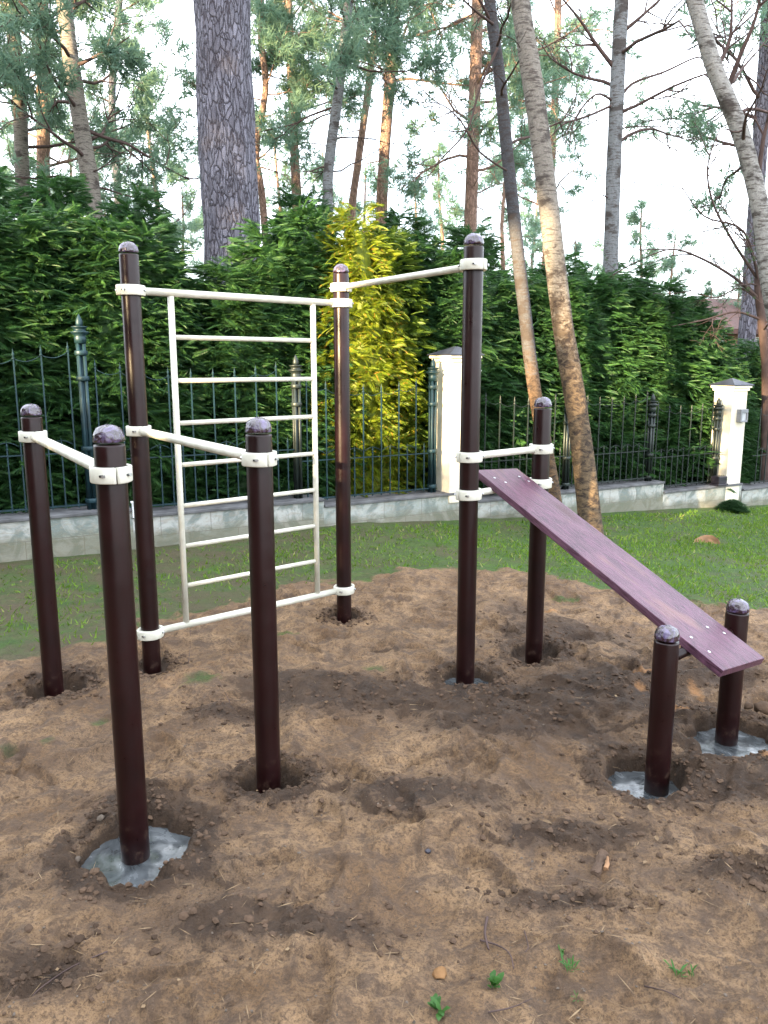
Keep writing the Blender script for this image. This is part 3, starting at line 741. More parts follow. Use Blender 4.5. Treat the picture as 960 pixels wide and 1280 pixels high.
def column(s, zb, ztop, mat, label, off=None):
    o = TH * .45 if off is None else off; c = wp(s, o, 0); h = ztop - zb
    root = empty('iron_column', (c[0], c[1], zb), label, 'fence column', 'clustered iron columns of the fence')
    m = MB(); ht = h - .24
    for (a, b) in ((-1, -1), (1, -1), (1, 1), (-1, 1)):
        q = c + WD * a * .022 - WN * b * .022; m.tube([q + [0, 0, zb], q + [0, 0, zb + ht]], .0155, 8)
    m.tube([c + [0, 0, zb], c + [0, 0, zb + ht]], .018, 8); m.mk('column_shaft', M[mat], root)
    m = MB()
    for f in (.04, .36, .78, .93):
        m.lathe([(.050, 0), (.054, .006), (.054, .034), (.050, .04)], (c[0], c[1], zb + ht * f), 12)
    m.mk('column_bands', M[mat], root)
    m = MB(); z = zb + ht
    m.lathe([(.048, 0), (.050, .05), (.044, .06), (.070, .085), (.078, .095), (.05, .10), (.045, .115), (.062, .130), (.068, .138), (.04, .142)], (c[0], c[1], z), 16); m.mk('capital', M[mat], root)
    m = MB(); m.lathe([(.026, 0), (.030, .02), (.026, .05), (.012, .08), (.001, .098)], (c[0], c[1], z + .142), 12); m.mk('finial', M[mat], root)
    return root
Z1, Z2, Z3, Z4, Z5 = [w[2] for w in WSEG[:5]]
sc_ = lambda px: s_of(wall_at(px))
cA, cB, cC, cD, cE, cF = sc_(118), sc_(380), sc_(548), sc_(715), sc_(818), sc_(899)
column(cA, Z1, 2.02, 'iron', 'tall teal iron column with ruffled capital in front of the left hedge')
column(cB, Z2, 1.70, 'ironk', 'shaded iron column behind the right rail of the cream ladder')
column(cC, Z3, zp1 - .03, 'iron', 'iron column hugging the left side of the cream pier nearest the middle')
column(cD, Z4, 1.36, 'ironk', 'dark iron column just left of the thick leaning birch trunk')
column(cE, Z4, 1.25, 'ironk', 'dark iron column above the last step of the stone wall')
column(cF, Z5, at(905, 497, wall_at(905)[1])[2], 'ironk', 'black iron column against the cream pier at the right end')
column(cA - 2.1, Z1, 2.02, 'iron', 'iron column of the fence beyond the left edge')
fence_panel(cA - 2.1, cA, Z1, 1.30, .58, 'iron', 'leftmost teal iron fence panel below the dark hedge')
s165 = sc_(165)
fence_panel(cA, cB, Z2 + .005, 1.22, .56, 'iron', 'iron fence panel seen through the cream ladder')
fence_panel(cB, cC, Z3, 1.13, .50, 'iron', 'iron fence panel in front of the golden sunlit thuja')
fence_panel(sc_(604), cD, Z4, 1.07, .47, 'ironk', 'dark iron fence panel between the tall bench post and the thick birch')
fence_panel(cD, cE, Z4, 1.05, .46, 'ironk', 'dark iron fence panel right of the thick birch trunk')
fence_panel(cE, cF, Z5, 1.05, .50, 'ironk', 'dark iron fence panel just left of the right-hand pier')
fence_panel(sc_(940) + .1, sc_(940) + 2.3, -.10, 1.0, .50, 'ironk', 'dark iron fence panel right of the right-hand pier')
# spotlight box at foot of the right column, post stub, firewood, brushwood on the wall
q = wp(cF - .02, .02, Z5)
m = MB(); m.box(q + [0, 0, .075], (.17, .13, .10), ax); m.box(q + [0, 0, .012], (.21, .15, .024), ax); bevel(m.mk('floodlight', M['black'], smooth=False, label='black box-shaped floodlight on the wall at the foot of the right-hand pier', cat='floodlight'), .006, 2)
q = wp(sc_(167), -.01, 0)
m = MB(); m.box(q + [0, 0, Z2 + .045], (.035, .035, .13), ax); m.box(q + [0, 0, Z2 + .118], (.05, .05, .016), ax); bevel(m.mk('marker_post', M['white'], smooth=False, label='little white marker post standing at the first step of the stone wall', cat='marker post'), .003, 1)
def log(pa, pb, r, name, label, cat, mat='wood', n=12, seed=0):
    rr = random.Random(seed); m = MB(); pa = np.array(pa, float); pb = np.array(pb, float)
    P = [pa + (pb - pa) * t + np.array([rr.uniform(-1, 1), rr.uniform(-1, 1), rr.uniform(-1, 1)]) * r * .12 for t in (0, .25, .5, .75, 1)]
    m.tube(P, [r * rr.uniform(.85, 1.1) for _ in P], n); return m.mk(name, M[mat], label=label, cat=cat)
q = at(304, 664, 7.38); g0 = gz(q[0], q[1])
log((q[0], q[1], g0 - .05), (q[0] - .01, q[1] + .02, g0 + .27), .085, 'tree_stump', 'brown upright tree stump against the stone wall behind the ladder', 'stump', seed=2)
st = empty('cut_stump', (0, 0, 0), 'flat pale sawn stump in the grass at the right', 'stump'); qs = at(885, 661, z=-.09); st.location = (qs[0], qs[1], gz(qs[0], qs[1]))
log((qs[0], qs[1], gz(qs[0], qs[1]) - .10), (qs[0], qs[1], gz(qs[0], qs[1]) - .004), .14, 'stump_body', None, None, seed=4).parent = st
b = bpy.data.objects['stump_body']; b.location = Vector(b.location) - Vector(st.location)
m = MB(); rs = random.Random(3); base = wp(sc_(640), .04, Z4 + .01)
for k in range(9):
    a = rs.uniform(-.5, .5); P = [base + WD * rs.uniform(-.18, -.08) + [0, 0, rs.uniform(0, .04)], base + [0, rs.uniform(-.03, .03), rs.uniform(.01, .06)], base + WD * rs.uniform(.1, .22) + [0, a * .1, rs.uniform(0, .03)]]
    m.tube(P, rs.uniform(.003, .007), 5)
m.mk('stick_bundle', M['twig'], label='bundle of dry sticks lying on the wall coping behind the bench top', cat='sticks')

# ------------------------------------------------------------------ foliage builders
def frond_template():
    T = []
    L = 1.0
    def z(x): return -.30 * x * x
    for k in range(7):
        s = .08 + .12 * k; ln = .50 * (1 - s) ** .7 + .10
        for sd in (-1, 1):
            bx = s; tx = s + ln * .75; ty = sd * ln * .62
            T.append([(bx - .05, 0, z(bx)), (bx + .075, sd * .01, z(bx)), (tx, ty, z(tx) - .05 * abs(ty) - .03)])
            mx, my = (bx + tx) / 2, ty / 2
            T.append([(mx - .07, my - sd * .03, z(mx)), (mx + .065, my - sd * .005, z(mx)), (mx + .20, my + sd * .06, z(mx + .2) - .02)])
    T.append([(.80, -.035, z(.8)), (.80, .035, z(.8)), (1.12, 0, z(1.12))])
    return np.array(T)      # K,3,3
FT = frond_template()
def frame_from(d, up):
    d = d / np.linalg.norm(d, axis=1, keepdims=True)
    s = np.cross(up, d); s /= (np.linalg.norm(s, axis=1, keepdims=True) + 1e-9); n = np.cross(d, s); return np.stack([d, s, n], 1)   # rows
def thuja_crown(seed, H=3.5, Rr=.85, nb=1050, prof='cone', fs=.92):
    r = np.random.default_rng(seed)
    t = r.random(nb * 3); keep = r.random(nb * 3) < (1 - t) ** .6 + .12; t = t[keep][:nb]; nb = len(t)
    a = r.uniform(0, 2 * PI, nb)
    lump = 1 + .20 * fbm(np.cos(a) * 2 + seed, np.sin(a) * 2 + t * 6, 1.0, 3, seed)
    rad = Rr * np.minimum(1, (1.03 - t) ** .62 * 1.15) * lump * (1 if prof == 'cone' else 1)
    q = r.uniform(.62, 1.06, nb); z = t * H * .985 + .05
    base = np.stack([np.cos(a) * rad * q, np.sin(a) * rad * q, z], -1)
    P = []; Dv = []; U = []; Sz = []
    for j in range(6):
        az = a + r.normal(0, .75, nb) + (j - 2.5) * .16; el = r.normal(.10, .28, nb) + .5 * np.clip(t - .75, 0, 1) * 4 * .6
        d = np.stack([np.cos(az) * np.cos(el), np.sin(az) * np.cos(el), np.sin(el)], -1)
        tw = r.normal(0, .45, (nb, 3)) * 1.1
        P.append(base + r.normal(0, .05, (nb, 3))); Dv.append(d); U.append(np.array([0, 0, 1.]) + tw + .15 * d); Sz.append(r.uniform(.11, .22, nb) * fs)
    P = np.concatenate(P); Fr = frame_from(np.concatenate(Dv), np.concatenate(U)); Sz = np.concatenate(Sz)
    V = np.einsum('kvi,nij->nkvj', FT, Fr) * Sz[:, None, None, None] + P[:, None, None, :]
    V = V.reshape(-1, 3)
    Fc = np.arange(len(V)).reshape(-1, 3)
    # inner mass
    n, k = 22, 14; CV = []
    for i in range(k + 1):
        tt = i / k
        for j in range(n):
            an = 2 * PI * j / n; rr = Rr * .66 * min(1, (1.02 - tt) ** .62 * 1.1) * (1 + r.normal(0, .07)); CV.append((math.cos(an) * rr, math.sin(an) * rr, tt * H * .93 + .02))
    CF = []
    for i in range(k):
        for j in range(n):
            j2 = (j + 1) % n; A_ = i * n + j; B_ = i * n + j2; CF += [(A_, B_, B_ + n), (A_, B_ + n, A_ + n)]
    V = np.concatenate([V, np.array(CV)]); Fc = np.concatenate([Fc, np.array(CF) + len(V) - len(CV)])
    return mesh_np('crown', V, Fc, M['thuja'], False)
TH_MESH = [thuja_crown(100 + i) for i in range(4)]
GOLD = thuja_crown(177, 3.5, .85, 900, 'cone', .95); GOLD.materials[0] = M['gold']; SEMI = TH_MESH[1].copy(); SEMI.materials[0] = M['semi']
def straight_trunk(h, r): 
    m = MB(); m.tube([(0, 0, -.25), (.01, 0, h * .3), (0, .01, h * .7), (0, 0, h)], [r * 1.2, r, r * .7, r * .2], 8); return m.mesh('trunk', M['twig'])
TT = straight_trunk(3.2, .07)
def thuja(x, y, h, wscale, label, group, idx, name='thuja_tree'):
    z = gz(x, y) if abs(x) < 100 else 0
    root = empty(name, (x, y, z), label, 'tree', group)
    sc = (wscale, wscale, h / 3.5); rot = _r.uniform(0, 6.28)
    inst('crown', GOLD if 'golden sunlit' in label else SEMI if 'right of the golden' in label else TH_MESH[idx % 4], (x, y, z), rot, sc, root); inst('trunk', TT, (x, y, z), rot, (1, 1, h / 3.5), root)
    return root
# needle tufts
def tuft_template(n=11, seed=1):
    r = np.random.default_rng(seed); T = []
    for k in range(n):
        d = r.normal(0, 1, 3); d[0] = abs(d[0]) + .35; d /= np.linalg.norm(d); s = np.cross(d, r.normal(0, 1, 3)); s /= np.linalg.norm(s)
        o = np.array([r.uniform(-.35, .35), 0, 0]); T.append([o - s * .055, o + s * .055, o + d * r.uniform(.7, 1.1)])
    return np.array(T)
TUFT = [tuft_template(11, i) for i in range(3)]
def tufts(P, D, size, seed=0):
    r = np.random.default_rng(seed); P = np.asarray(P); D = np.asarray(D)
    out = []
    for i in range(3):
        p = P[i::3]; d = D[i::3]
        if len(p) == 0: continue
        Fr = frame_from(d + 1e-6, r.normal(0, 1, (len(p), 3))); sz = size * r.uniform(.7, 1.3, len(p))
        out.append((np.einsum('kvi,nij->nkvj', TUFT[i], Fr) * sz[:, None, None, None] + p[:, None, None, :]).reshape(-1, 3))
    V = np.concatenate(out); return V, np.arange(len(V)).reshape(-1, 3)
def nrm(v): return v / (np.linalg.norm(v) + 1e-9)
def interp_path(P, t):
    P = np.asarray(P); n = len(P) - 1; f = min(max(t * n, 0), n - 1e-6); i = int(f); return P[i] + (P[i + 1] - P[i]) * (f - i)
def limb_path(r, p, d, L, sag, curl=.25, n=6):
    P = [np.array(p, float)]; d = nrm(d)
    for k in range(n):
        d = nrm(d + r.normal(0, curl, 3) * .6 + np.array([0, 0, sag])); P.append(P[-1] + d * L / n)
    return P
def grow(mb, r, p, d, L, rad, depth, sag, ends, curl=.3, sides=5, minr=.0022):
    P = limb_path(r, p, d, L, sag, curl)
    n = len(P); mb.tube(P, [max(minr, rad * (1 - .78 * k / (n - 1))) for k in range(n)], sides if rad > .012 else (4 if rad > .006 else 3), False)
    if ends is not None and depth <= 1:
        for t in np.linspace(.35, 1, 6 if depth == 0 else 4):
            q = interp_path(P, t); ends.append((q, nrm(P[-1] - P[0])))
    if depth > 0:
        for k in range(r.integers(3, 6)):
            t = r.uniform(.25, .98); q = interp_path(P, t); i = min(int(t * (n - 1)), n - 2); dd = nrm(P[i + 1] - P[i])
            s = nrm(np.cross(dd, r.normal(0, 1, 3)))
            grow(mb, r, q, nrm(dd * .75 + s * .75), L * r.uniform(.3, .55), max(minr, rad * .45), depth - 1, sag, ends, curl, sides, minr)
def smooth_path(P, per=5):
    P = [np.asarray(p, float) for p in P]; out = []
    for i in range(len(P) - 1):
        p0 = P[max(i - 1, 0)]; p1 = P[i]; p2 = P[i + 1]; p3 = P[min(i + 2, len(P) - 1)]
        for k in range(per):
            t = k / per; out.append(.5 * ((2 * p1) + (-p0 + p2) * t + (2 * p0 - 5 * p1 + 4 * p2 - p3) * t * t + (-p0 + 3 * p1 - 3 * p2 + p3) * t ** 3))
    out.append(P[-1]); return out
def trunk_obj(root, path, r0, r1, mat, flare=1.35, sides=20, rough=.05, seed=0):
    P = smooth_path(path, 6); n = len(P); rr = np.random.default_rng(seed); m = MB()
    rad = [(r0 + (r1 - r0) * k / (n - 1)) * (1 + (flare - 1) * math.exp(-3.2 * k / n * 4)) for k in range(n)]
    m.tube(P, rad, sides, True); V = np.array(m.V)
    if rough:
        idx = np.arange(len(V)) // sides; ang = np.arange(len(V)) % sides
        bump = fbm(np.cos(ang / sides * 2 * PI) * 1.5 + seed, V[:, 2] * 1.6 + np.sin(ang / sides * 2 * PI) * 1.5, 1.5, 4, seed)
        C = np.array(P)[np.minimum(idx, n - 1)]; V = C + (V - C) * (1 + rough * 2 * bump)[:, None]
    return mk('trunk', V, m.F, mat, root, path[0])
def part_limb(mb, root, bark):
    if mb.V: mb.mk('limb', M['barkr'] if bark == 'barkr' else M['twig'], root)
def tree_pine(name, path, r0, r1, label, group, seed, limbs=(.45, 1.0), nl=22, L=2.4, tuft=.17, bark='barkr', density=1.0, sag=.02, foliage='pine', sides=14, dead=0, depth=2):
    root = empty(name, path[0], label, 'tree', group)
    trunk_obj(root, path, r0, r1, M[bark], sides=sides, seed=seed)
    P = smooth_path(path, 6); r = np.random.default_rng(seed); mb = MB(); ends = []
    for k in range(nl):
        t = limbs[0] + (limbs[1] - limbs[0]) * (k + r.random()) / nl; q = interp_path(P, t); a = r.uniform(0, 2 * PI)
        tt = (t - limbs[0]) / (limbs[1] - limbs[0] + 1e-6)
        d = np.array([math.cos(a), math.sin(a), r.uniform(-.15, .45) + .5 * tt])
        grow(mb, r, q, d, L * (1 - .55 * tt) * r.uniform(.6, 1.15), max(.010, r1 * .30 + (r0 - r1) * .1 * (1 - t)), depth, sag, ends, .28, 5, .005); part_limb(mb, root, bark); mb = MB()
    for k in range(dead):
        t = r.uniform(.12, limbs[0]); q = interp_path(P, t); a = r.uniform(0, 2 * PI); grow(mb, r, q, np.array([math.cos(a), math.sin(a), r.uniform(-.2, .3)]), L * r.uniform(.3, .7), .018, 1, -.02, None, .3, 4, .004); part_limb(mb, root, bark); mb = MB()
    if ends:
        E = np.array([e[0] for e in ends]); Dd = np.array([e[1] for e in ends])
        rep = max(1, int(round(3 * density)))
        kk = r.random(len(E)) < .28; E = E[kk]; Dd = Dd[kk]; E = np.repeat(E, rep, 0) + r.normal(0, .10, (len(E) * rep, 3)); Dd = np.repeat(Dd, rep, 0) + r.normal(0, .5, (len(Dd) * rep, 3))
        V, F = tufts(E, Dd, tuft, seed); mk('crown', V, F, M[foliage], root, path[0], False)
    return root
def tree_bare(name, path, r0, r1, label, group, seed, bark, explicit=(), nl=10, L=1.6, rng_t=(.35, 1), flare=1.35, sides=22, rough=.05, top=None, depth=2, up=.35, buds=0):
    root = empty(name, path[0], label, 'tree', group)
    trunk_obj(root, path, r0, r1, M[bark], flare, sides, rough, seed)
    P = smooth_path(path, 6); r = np.random.default_rng(seed); mb = MB(); ends = []
    for k in range(nl):
        t = rng_t[0] + (rng_t[1] - rng_t[0]) * (k + r.random()) / nl; q = interp_path(P, t); a = r.uniform(0, 2 * PI)
        grow(mb, r, q, np.array([math.cos(a), math.sin(a), up + r.uniform(-.2, .5)]), L * r.uniform(.5, 1.2), max(.010, r1 * .32), depth, .015, ends, .3, 5, .0028); part_limb(mb, root, 'twig'); mb = MB()
    for pts, rad in explicit:
        EP = smooth_path(pts, 5); n = len(EP); mb.tube(EP, [max(.004, rad * (1 - .75 * i / n)) for i in range(n)], 6, False)
        for k in range(5):
            t = r.uniform(.3, 1); q = interp_path(EP, t); i = min(int(t * (n - 1)), n - 2); dd = nrm(EP[i + 1] - EP[i]); s = nrm(np.cross(dd, r.normal(0, 1, 3)))
            grow(mb, r, q, dd * .8 + s * .7, r.uniform(.3, .8), rad * .4, 1, .01, ends, .3, 4, .0028)
        part_limb(mb, root, 'twig'); mb = MB()
    if buds and ends:
        k = r.random(len(ends)) < buds; E = np.array([e[0] for e in ends])[k]; Dd = np.array([e[1] for e in ends])[k]
        if len(E):
            V, F = tufts(E + r.normal(0, .04, E.shape), Dd, .05, seed); mk('crown', V, F, M['thuja'], root, path[0], False)
    return root
def path_px(pts, y, y2=None, ground=True):
    out = []
    for i, (px, py) in enumerate(pts):
        yy = y if y2 is None else y + (y2 - y) * i / (len(pts) - 1); out.append(at(px, py, yy))
    if ground:
        p = out[0].copy(); g = gz(p[0], p[1]) - .08
        if p[2] > g + .02:
            d = nrm(out[0] - out[1]); k = (p[2] - g) / max(.2, -d[2]) if d[2] < -.2 else 0
            out.insert(0, np.array([p[0] + d[0] * k * .4, p[1], g]))
    return out

# ------------------------------------------------------------------ hedge
PROFILE = [(-95, 255), (-45, 262), (5, 268), (55, 262), (105, 262), (150, 285), (200, 288), (245, 335), (300, 330), (345, 285), (392, 268), (437, 268), (478, 292), (520, 305), (562, 322), (605, 345),
           (645, 345), (688, 350), (728, 345), (768, 348), (806, 350), (842, 372), (872, 405)]
HL = ['dark thuja beyond the left edge', 'dark thuja just past the left edge', 'dark thuja at the very left edge', 'dark feathery thuja behind the left fence panel', 'dark thuja directly behind the teal iron column', 'thuja behind the top of the left ladder post',
      'dark thuja behind the left rail of the cream ladder', 'low thuja just left of the giant pine trunk', 'low thuja in front of the giant pine trunk', 'thuja just right of the giant pine trunk', 'thuja behind the right rail of the cream ladder', 'golden sunlit thuja right of the middle tall post',
      'thuja just right of the golden one', 'dark thuja left of the cream middle pier', 'dark thuja behind the cream middle pier', 'dark thuja behind the tall bench post', 'thuja behind the slim leaning birch', 'thuja between the two leaning birches', 'dark thuja behind the thick leaning birch', 'thuja right of the thick birch trunk',
      'broad thuja in the middle of the right hedge', 'bright broad thuja left of the right-hand pier', 'lowest thuja, leaning towards the right-hand pier']
for i, (px, ty) in enumerate(PROFILE):
    w = wall_at(px); off = 1.30 + .12 * math.sin(i * 2.1)
    c = w - WN * off; cx = (px - 480) / F_PX * 1.016 * c[1]; c = np.array([cx, c[1] , 0])
    # keep it on the line behind the wall
    yy = 8.05 + .565 * cx + off * 1.149; c = np.array([(px - 480) / F_PX * 1.02 * yy, yy, 0]); yy = 8.05 + .565 * c[0] + off * 1.149; c = np.array([c[0], yy, 0])
    top = at(px, ty, c[1])[2]; g = gz(c[0], c[1]); h = top - g
    lab = HL[i]
    if i == 11: c = c + WN * .25
    thuja(c[0], c[1], h, .82 if i == 11 else 1.0 + (.12 if 700 < px < 860 else 0), lab + ', one of the hedge row', 'thujas of the hedge behind the fence', i)
# second, taller row filling gaps on the left
for i, (px, ty, y) in enumerate([(-20, 215, 10.5), (70, 225, 10.8), (170, 240, 11), (375, 240, 11.5), (500, 270, 12), (590, 290, 12.5), (700, 320, 12.5), (790, 330, 13.5)]):
    t = at(px, ty, y); thuja(t[0], y, t[2] - gz(t[0], y), 1.1, ['tall shaded conifer peeping over the hedge at the left edge', 'tall shaded conifer over the hedge above the teal column', 'shaded conifer over the hedge left of the giant pine', 'shaded conifer right behind the giant pine',
         'conifer over the hedge left of the tall bench post', 'conifer over the hedge behind the tall bench post top', 'conifer over the hedge beside the thick birch', 'conifer over the right hedge beside the grey aspen'][i], 'conifers just behind the hedge', i + 1, 'conifer_tree')
# right side, past the pier
for i, (px, ty, y) in enumerate([(948, 425, 13.2), (985, 430, 13.6), (1025, 440, 14.2), (910, 462, 15.5), (962, 448, 17)]):
    t = at(px, ty, y); thuja(t[0], y, t[2] - gz(t[0], y), 1.05, ['clipped green thuja right of the right-hand pier', 'green thuja at the right edge beyond the pier', 'green thuja past the right edge', 'low green bush far behind the right-hand pier', 'far green bush at the right edge'][i], 'low thujas beyond the right-hand pier', i, 'thuja_shrub')
q = at(905, 622, 10.4)
thuja(q[0] + .12, q[1], .15, .22, 'low dark bush at the foot of the right-hand pier', None, 2, 'small_bush')

# ------------------------------------------------------------------ trees
# giant pine
P = path_px([(298, 480), (290, 300), (283, 150), (277, 0), (270, -200), (262, -500), (255, -900)], 10.3)
tree_pine('giant_pine_tree', P, .365, .30, 'giant thick pine trunk with scaly grey bark rising behind the ladder', None, 3, (.80, 1.0), 10, 2.4, .2, 'barkp', sides=48, dead=0)
# leaning birches
P = path_px([(742, 668), (722, 520), (703, 400), (686, 260), (668, 120), (650, 0), (636, -120), (625, -300)], 7.75, 8.6, False); P[0][2] = gz(P[0][0], P[0][1]) - .05
tree_bare('birch_tree', P, .104, .088, 'thick leaning birch with rough golden-brown bark on the lawn behind the bench', 'birches leaning over the fence', 21, 'birch', nl=5, L=1.8, rng_t=(.72, 1), flare=1.22, depth=2)
P = path_px([(697, 636), (682, 560), (668, 488), (655, 380), (640, 250), (626, 110), (612, 0), (600, -120)], 8.55, 9.2, False); P[0][2] = gz(P[0][0], P[0][1]) - .05
ex = [([at(622, 60, 8.95), at(600, 110, 8.9), at(585, 160, 8.8), at(560, 190, 8.7), at(538, 212, 8.6)], .016), ([at(616, 30, 9), at(590, 10, 8.8), at(560, -20, 8.6)], .016), ([at(636, 215, 8.9), at(600, 190, 8.8), at(575, 150, 8.7), at(550, 130, 8.6), at(520, 128, 8.5)], .012)]
tree_bare('birch_tree', P, .080, .055, 'slim dark birch leaning just left of the thick one, behind the short bench-top post', 'birches leaning over the fence', 22, 'birchd', ex, 7, 1.7, (.62, 1), 1.4)
P = path_px([(1010, 640), (985, 480), (962, 350), (950, 260), (925, 165), (893, 85), (868, 0), (845, -90)], 8.6, 9.0, False); P[0][2] = gz(P[0][0], P[0][1]) - .1
ex = [([at(908, 115, 8.9), at(925, 70, 8.8), at(945, 20, 8.7), at(955, -40, 8.6)], .030), ([at(946, 240, 8.8), at(955, 170, 8.7), at(975, 100, 8.6)], .03), ([at(893, 90, 8.9), at(912, 50, 9), at(915, -10, 9)], .028)]
tree_bare('birch_tree', P, .100, .075, 'white-barked birch curving in from the right edge at the top', 'birches leaning over the fence', 23, 'birchw', ex, 7, 1.4, (.5, 1), 1.2)
# aspen with long bare arms
P = path_px([(762, 400), (763, 335), (766, 240), (771, 120), (777, 0), (781, -120), (783, -250)], 13.0)
ex = [([at(768, 85, 13), at(745, 55, 12.9), at(725, 25, 12.8), at(700, -5, 12.6)], .035), ([at(778, 40, 13), at(800, 22, 12.9), at(835, -10, 12.8)], .035), ([at(769, 130, 13), at(735, 145, 12.8), at(705, 155, 12.7), at(685, 175, 12.6)], .024),
      ([at(768, 132, 13), at(790, 105, 13.1), at(830, 90, 13.2), at(870, 72, 13.2), at(890, 75, 13.3)], .028), ([at(768, 128, 13), at(745, 118, 12.8), at(718, 150, 12.7), at(712, 185, 12.6)], .02), ([at(768, 162, 13), at(800, 158, 13), at(856, 160, 13)], .014),
      ([at(765, 245, 13), at(790, 230, 13), at(833, 197, 13.1)], .012), ([at(764, 250, 13), at(745, 245, 12.8), at(720, 285, 12.8)], .012)]
tree_bare('aspen_tree', P, .125, .095, 'straight grey aspen with long bare side branches against the white sky', None, 31, 'aspen', ex, 10, 2.2, (.45, 1), 1.1, depth=2)
# bare apple-like tree at right
P = path_px([(958, 480), (952, 400), (948, 350), (960, 300)], 11.6)
ex = [([at(950, 375, 11.6), at(915, 345, 11.4), at(870, 320, 11.2), at(835, 312, 11), at(790, 330, 10.9)], .024), ([at(948, 350, 11.6), at(915, 300, 11.5), at(890, 250, 11.4), at(885, 205, 11.3), at(900, 160, 11.3)], .022),
      ([at(952, 400, 11.6), at(920, 390, 11.4), at(880, 400, 11.2), at(840, 408, 11.1)], .02), ([at(950, 360, 11.6), at(930, 290, 11.4), at(880, 270, 11.3), at(850, 230, 11.1)], .02), ([at(952, 380, 11.6), at(925, 360, 11.5), at(895, 372, 11.3), at(860, 362, 11.2)], .016)]
tree_bare('bare_fruit_tree', P, .07, .045, 'small bare tree with tangled reddish twigs above the right-hand pier', None, 41, 'twig', ex, 12, 1.5, (.4, 1), 1.1, depth=2, buds=.25)
# grey pine behind right pier
P = path_px([(928, 485), (935, 400), (942, 300), (950, 180), (958, 60), (966, -80)], 14.5)
tree_pine('pine_tree', P, .16, .11, 'grey pine trunk rising behind the right-hand pier', 'pine trunks behind the hedge', 51, (.62, 1), 16, 2.2, .19, 'barkp', .8)
PINES = [  # path, depth, r0, r1, bark, limb range, nlimbs, L, density, label
    ([(30, 260), (24, 120), (12, -10), (2, -140)], 17, .15, .12, 'birch', (.35, 1), 15, 2.8, 'pale straight trunk nearest the left edge'),
    ([(56, 290), (54, 130), (53, 0), (52, -140)], 19, .16, .12, 'barkr', (.22, 1), 19, 3.0, 'pinkish pine trunk second from the left edge'),
    ([(118, 270), (103, 170), (88, 70), (76, -40), (66, -150)], 15, .16, .12, 'birch', (.30, 1), 20, 2.6, 'leaning mottled trunk third from the left edge'),
    ([(372, 270), (368, 190), (364, 90), (360, 0), (357, -120)], 20, .12, .09, 'barkr', (.45, 1), 18, 2.6, 'slim pink pine trunk just right of the giant pine'),
    ([(409, 280), (412, 200), (425, 100), (436, 0), (446, -120)], 16, .11, .08, 'aspen', (.50, 1), 13, 2.2, 'dark slim trunk leaning right, above the ladder top'),
    ([(438, 290), (448, 200), (463, 90), (476, -30), (486, -140)], 22, .11, .08, 'barkr', (.60, 1), 14, 2.2, 'thin pink leaning trunk left of the tall straight pink pine'),
    ([(476, 300), (480, 200), (488, 90), (495, -10), (502, -150)], 19, .14, .11, 'barkr', (.55, 1), 18, 2.7, 'tall straight pink pine trunk between the two middle tall posts'),
    ([(587, 320), (590, 220), (594, 100), (597, 0), (600, -150)], 18, .15, .11, 'barkr', (.40, 1), 22, 2.8, 'purplish pine trunk directly above the tall bench post'),
    ([(330, 270), (320, 190), (332, 110), (326, 40), (330, -100)], 18, .08, .06, 'barkr', (.35, 1), 18, 1.9, 'thin crooked trunk hugging the right side of the giant pine'),
    ([(682, 330), (690, 200), (696, 60), (700, -90)], 24, .12, .09, 'barkr', (.35, 1), 18, 2.6, 'far pine whose crown shows behind the thick leaning birch'),
    ([(150, 290), (146, 220), (140, 120), (150, -20), (150, -150)], 24, .12, .09, 'barkp', (.3, 1), 13, 2.4, 'far shaded pine filling the sky at the upper left'),
    ([(-15, 290), (-15, 120), (-20, -40), (-20, -160)], 16, .14, .1, 'barkp', (.2, 1), 15, 2.8, 'shaded pine past the left edge'),
]
for i, (pts, y, r0, r1, bk, lr, nl, L, lab) in enumerate(PINES):
    tree_pine('pine_tree', path_px(pts, y), r0, r1, lab, 'pine trunks behind the hedge', 60 + i, lr, nl, L, .20, bk, .85, dead=5)
# smaller full pines: three meshes reused
def pine_variant(seed):
    r = np.random.default_rng(seed); mb = MB(); ends = []
    H = 8.0
    tr = MB(); Pt = [np.array([.1 * math.sin(k + seed), .08 * math.cos(k * 1.7), H * k / 6 - (.3 if k == 0 else 0)]) for k in range(7)]; tr.tube(Pt, [.12 - .016 * k for k in range(7)], 8)
    for k in range(22):
        t = .30 + .68 * (k + r.random()) / 22; q = interp_path(Pt, t); a = r.uniform(0, 2 * PI); L = 1.9 * (1.05 - t) ** .6 * r.uniform(.6, 1.15)
        grow(mb, r, q, np.array([math.cos(a), math.sin(a), r.uniform(-.1, .4)]), L, .03 * (1.1 - t), 1, .03, ends, .28, 4, .006)
    E = np.array([e[0] for e in ends]); Dd = np.array([e[1] for e in ends]); kk = r.random(len(E)) < .36; E = E[kk]; Dd = Dd[kk]; E = np.repeat(E, 3, 0) + r.normal(0, .10, (len(E) * 3, 3)); Dd = np.repeat(Dd, 3, 0) + r.normal(0, .5, (len(Dd) * 3, 3))
    V, F = tufts(E, Dd, .21, seed)
    return tr.mesh('trunk', M['barkr']), mb.mesh('limbs', M['twig']), mesh_np('crown', V, F, M['pine'], False)
PV = [pine_variant(200 + i) for i in range(3)]
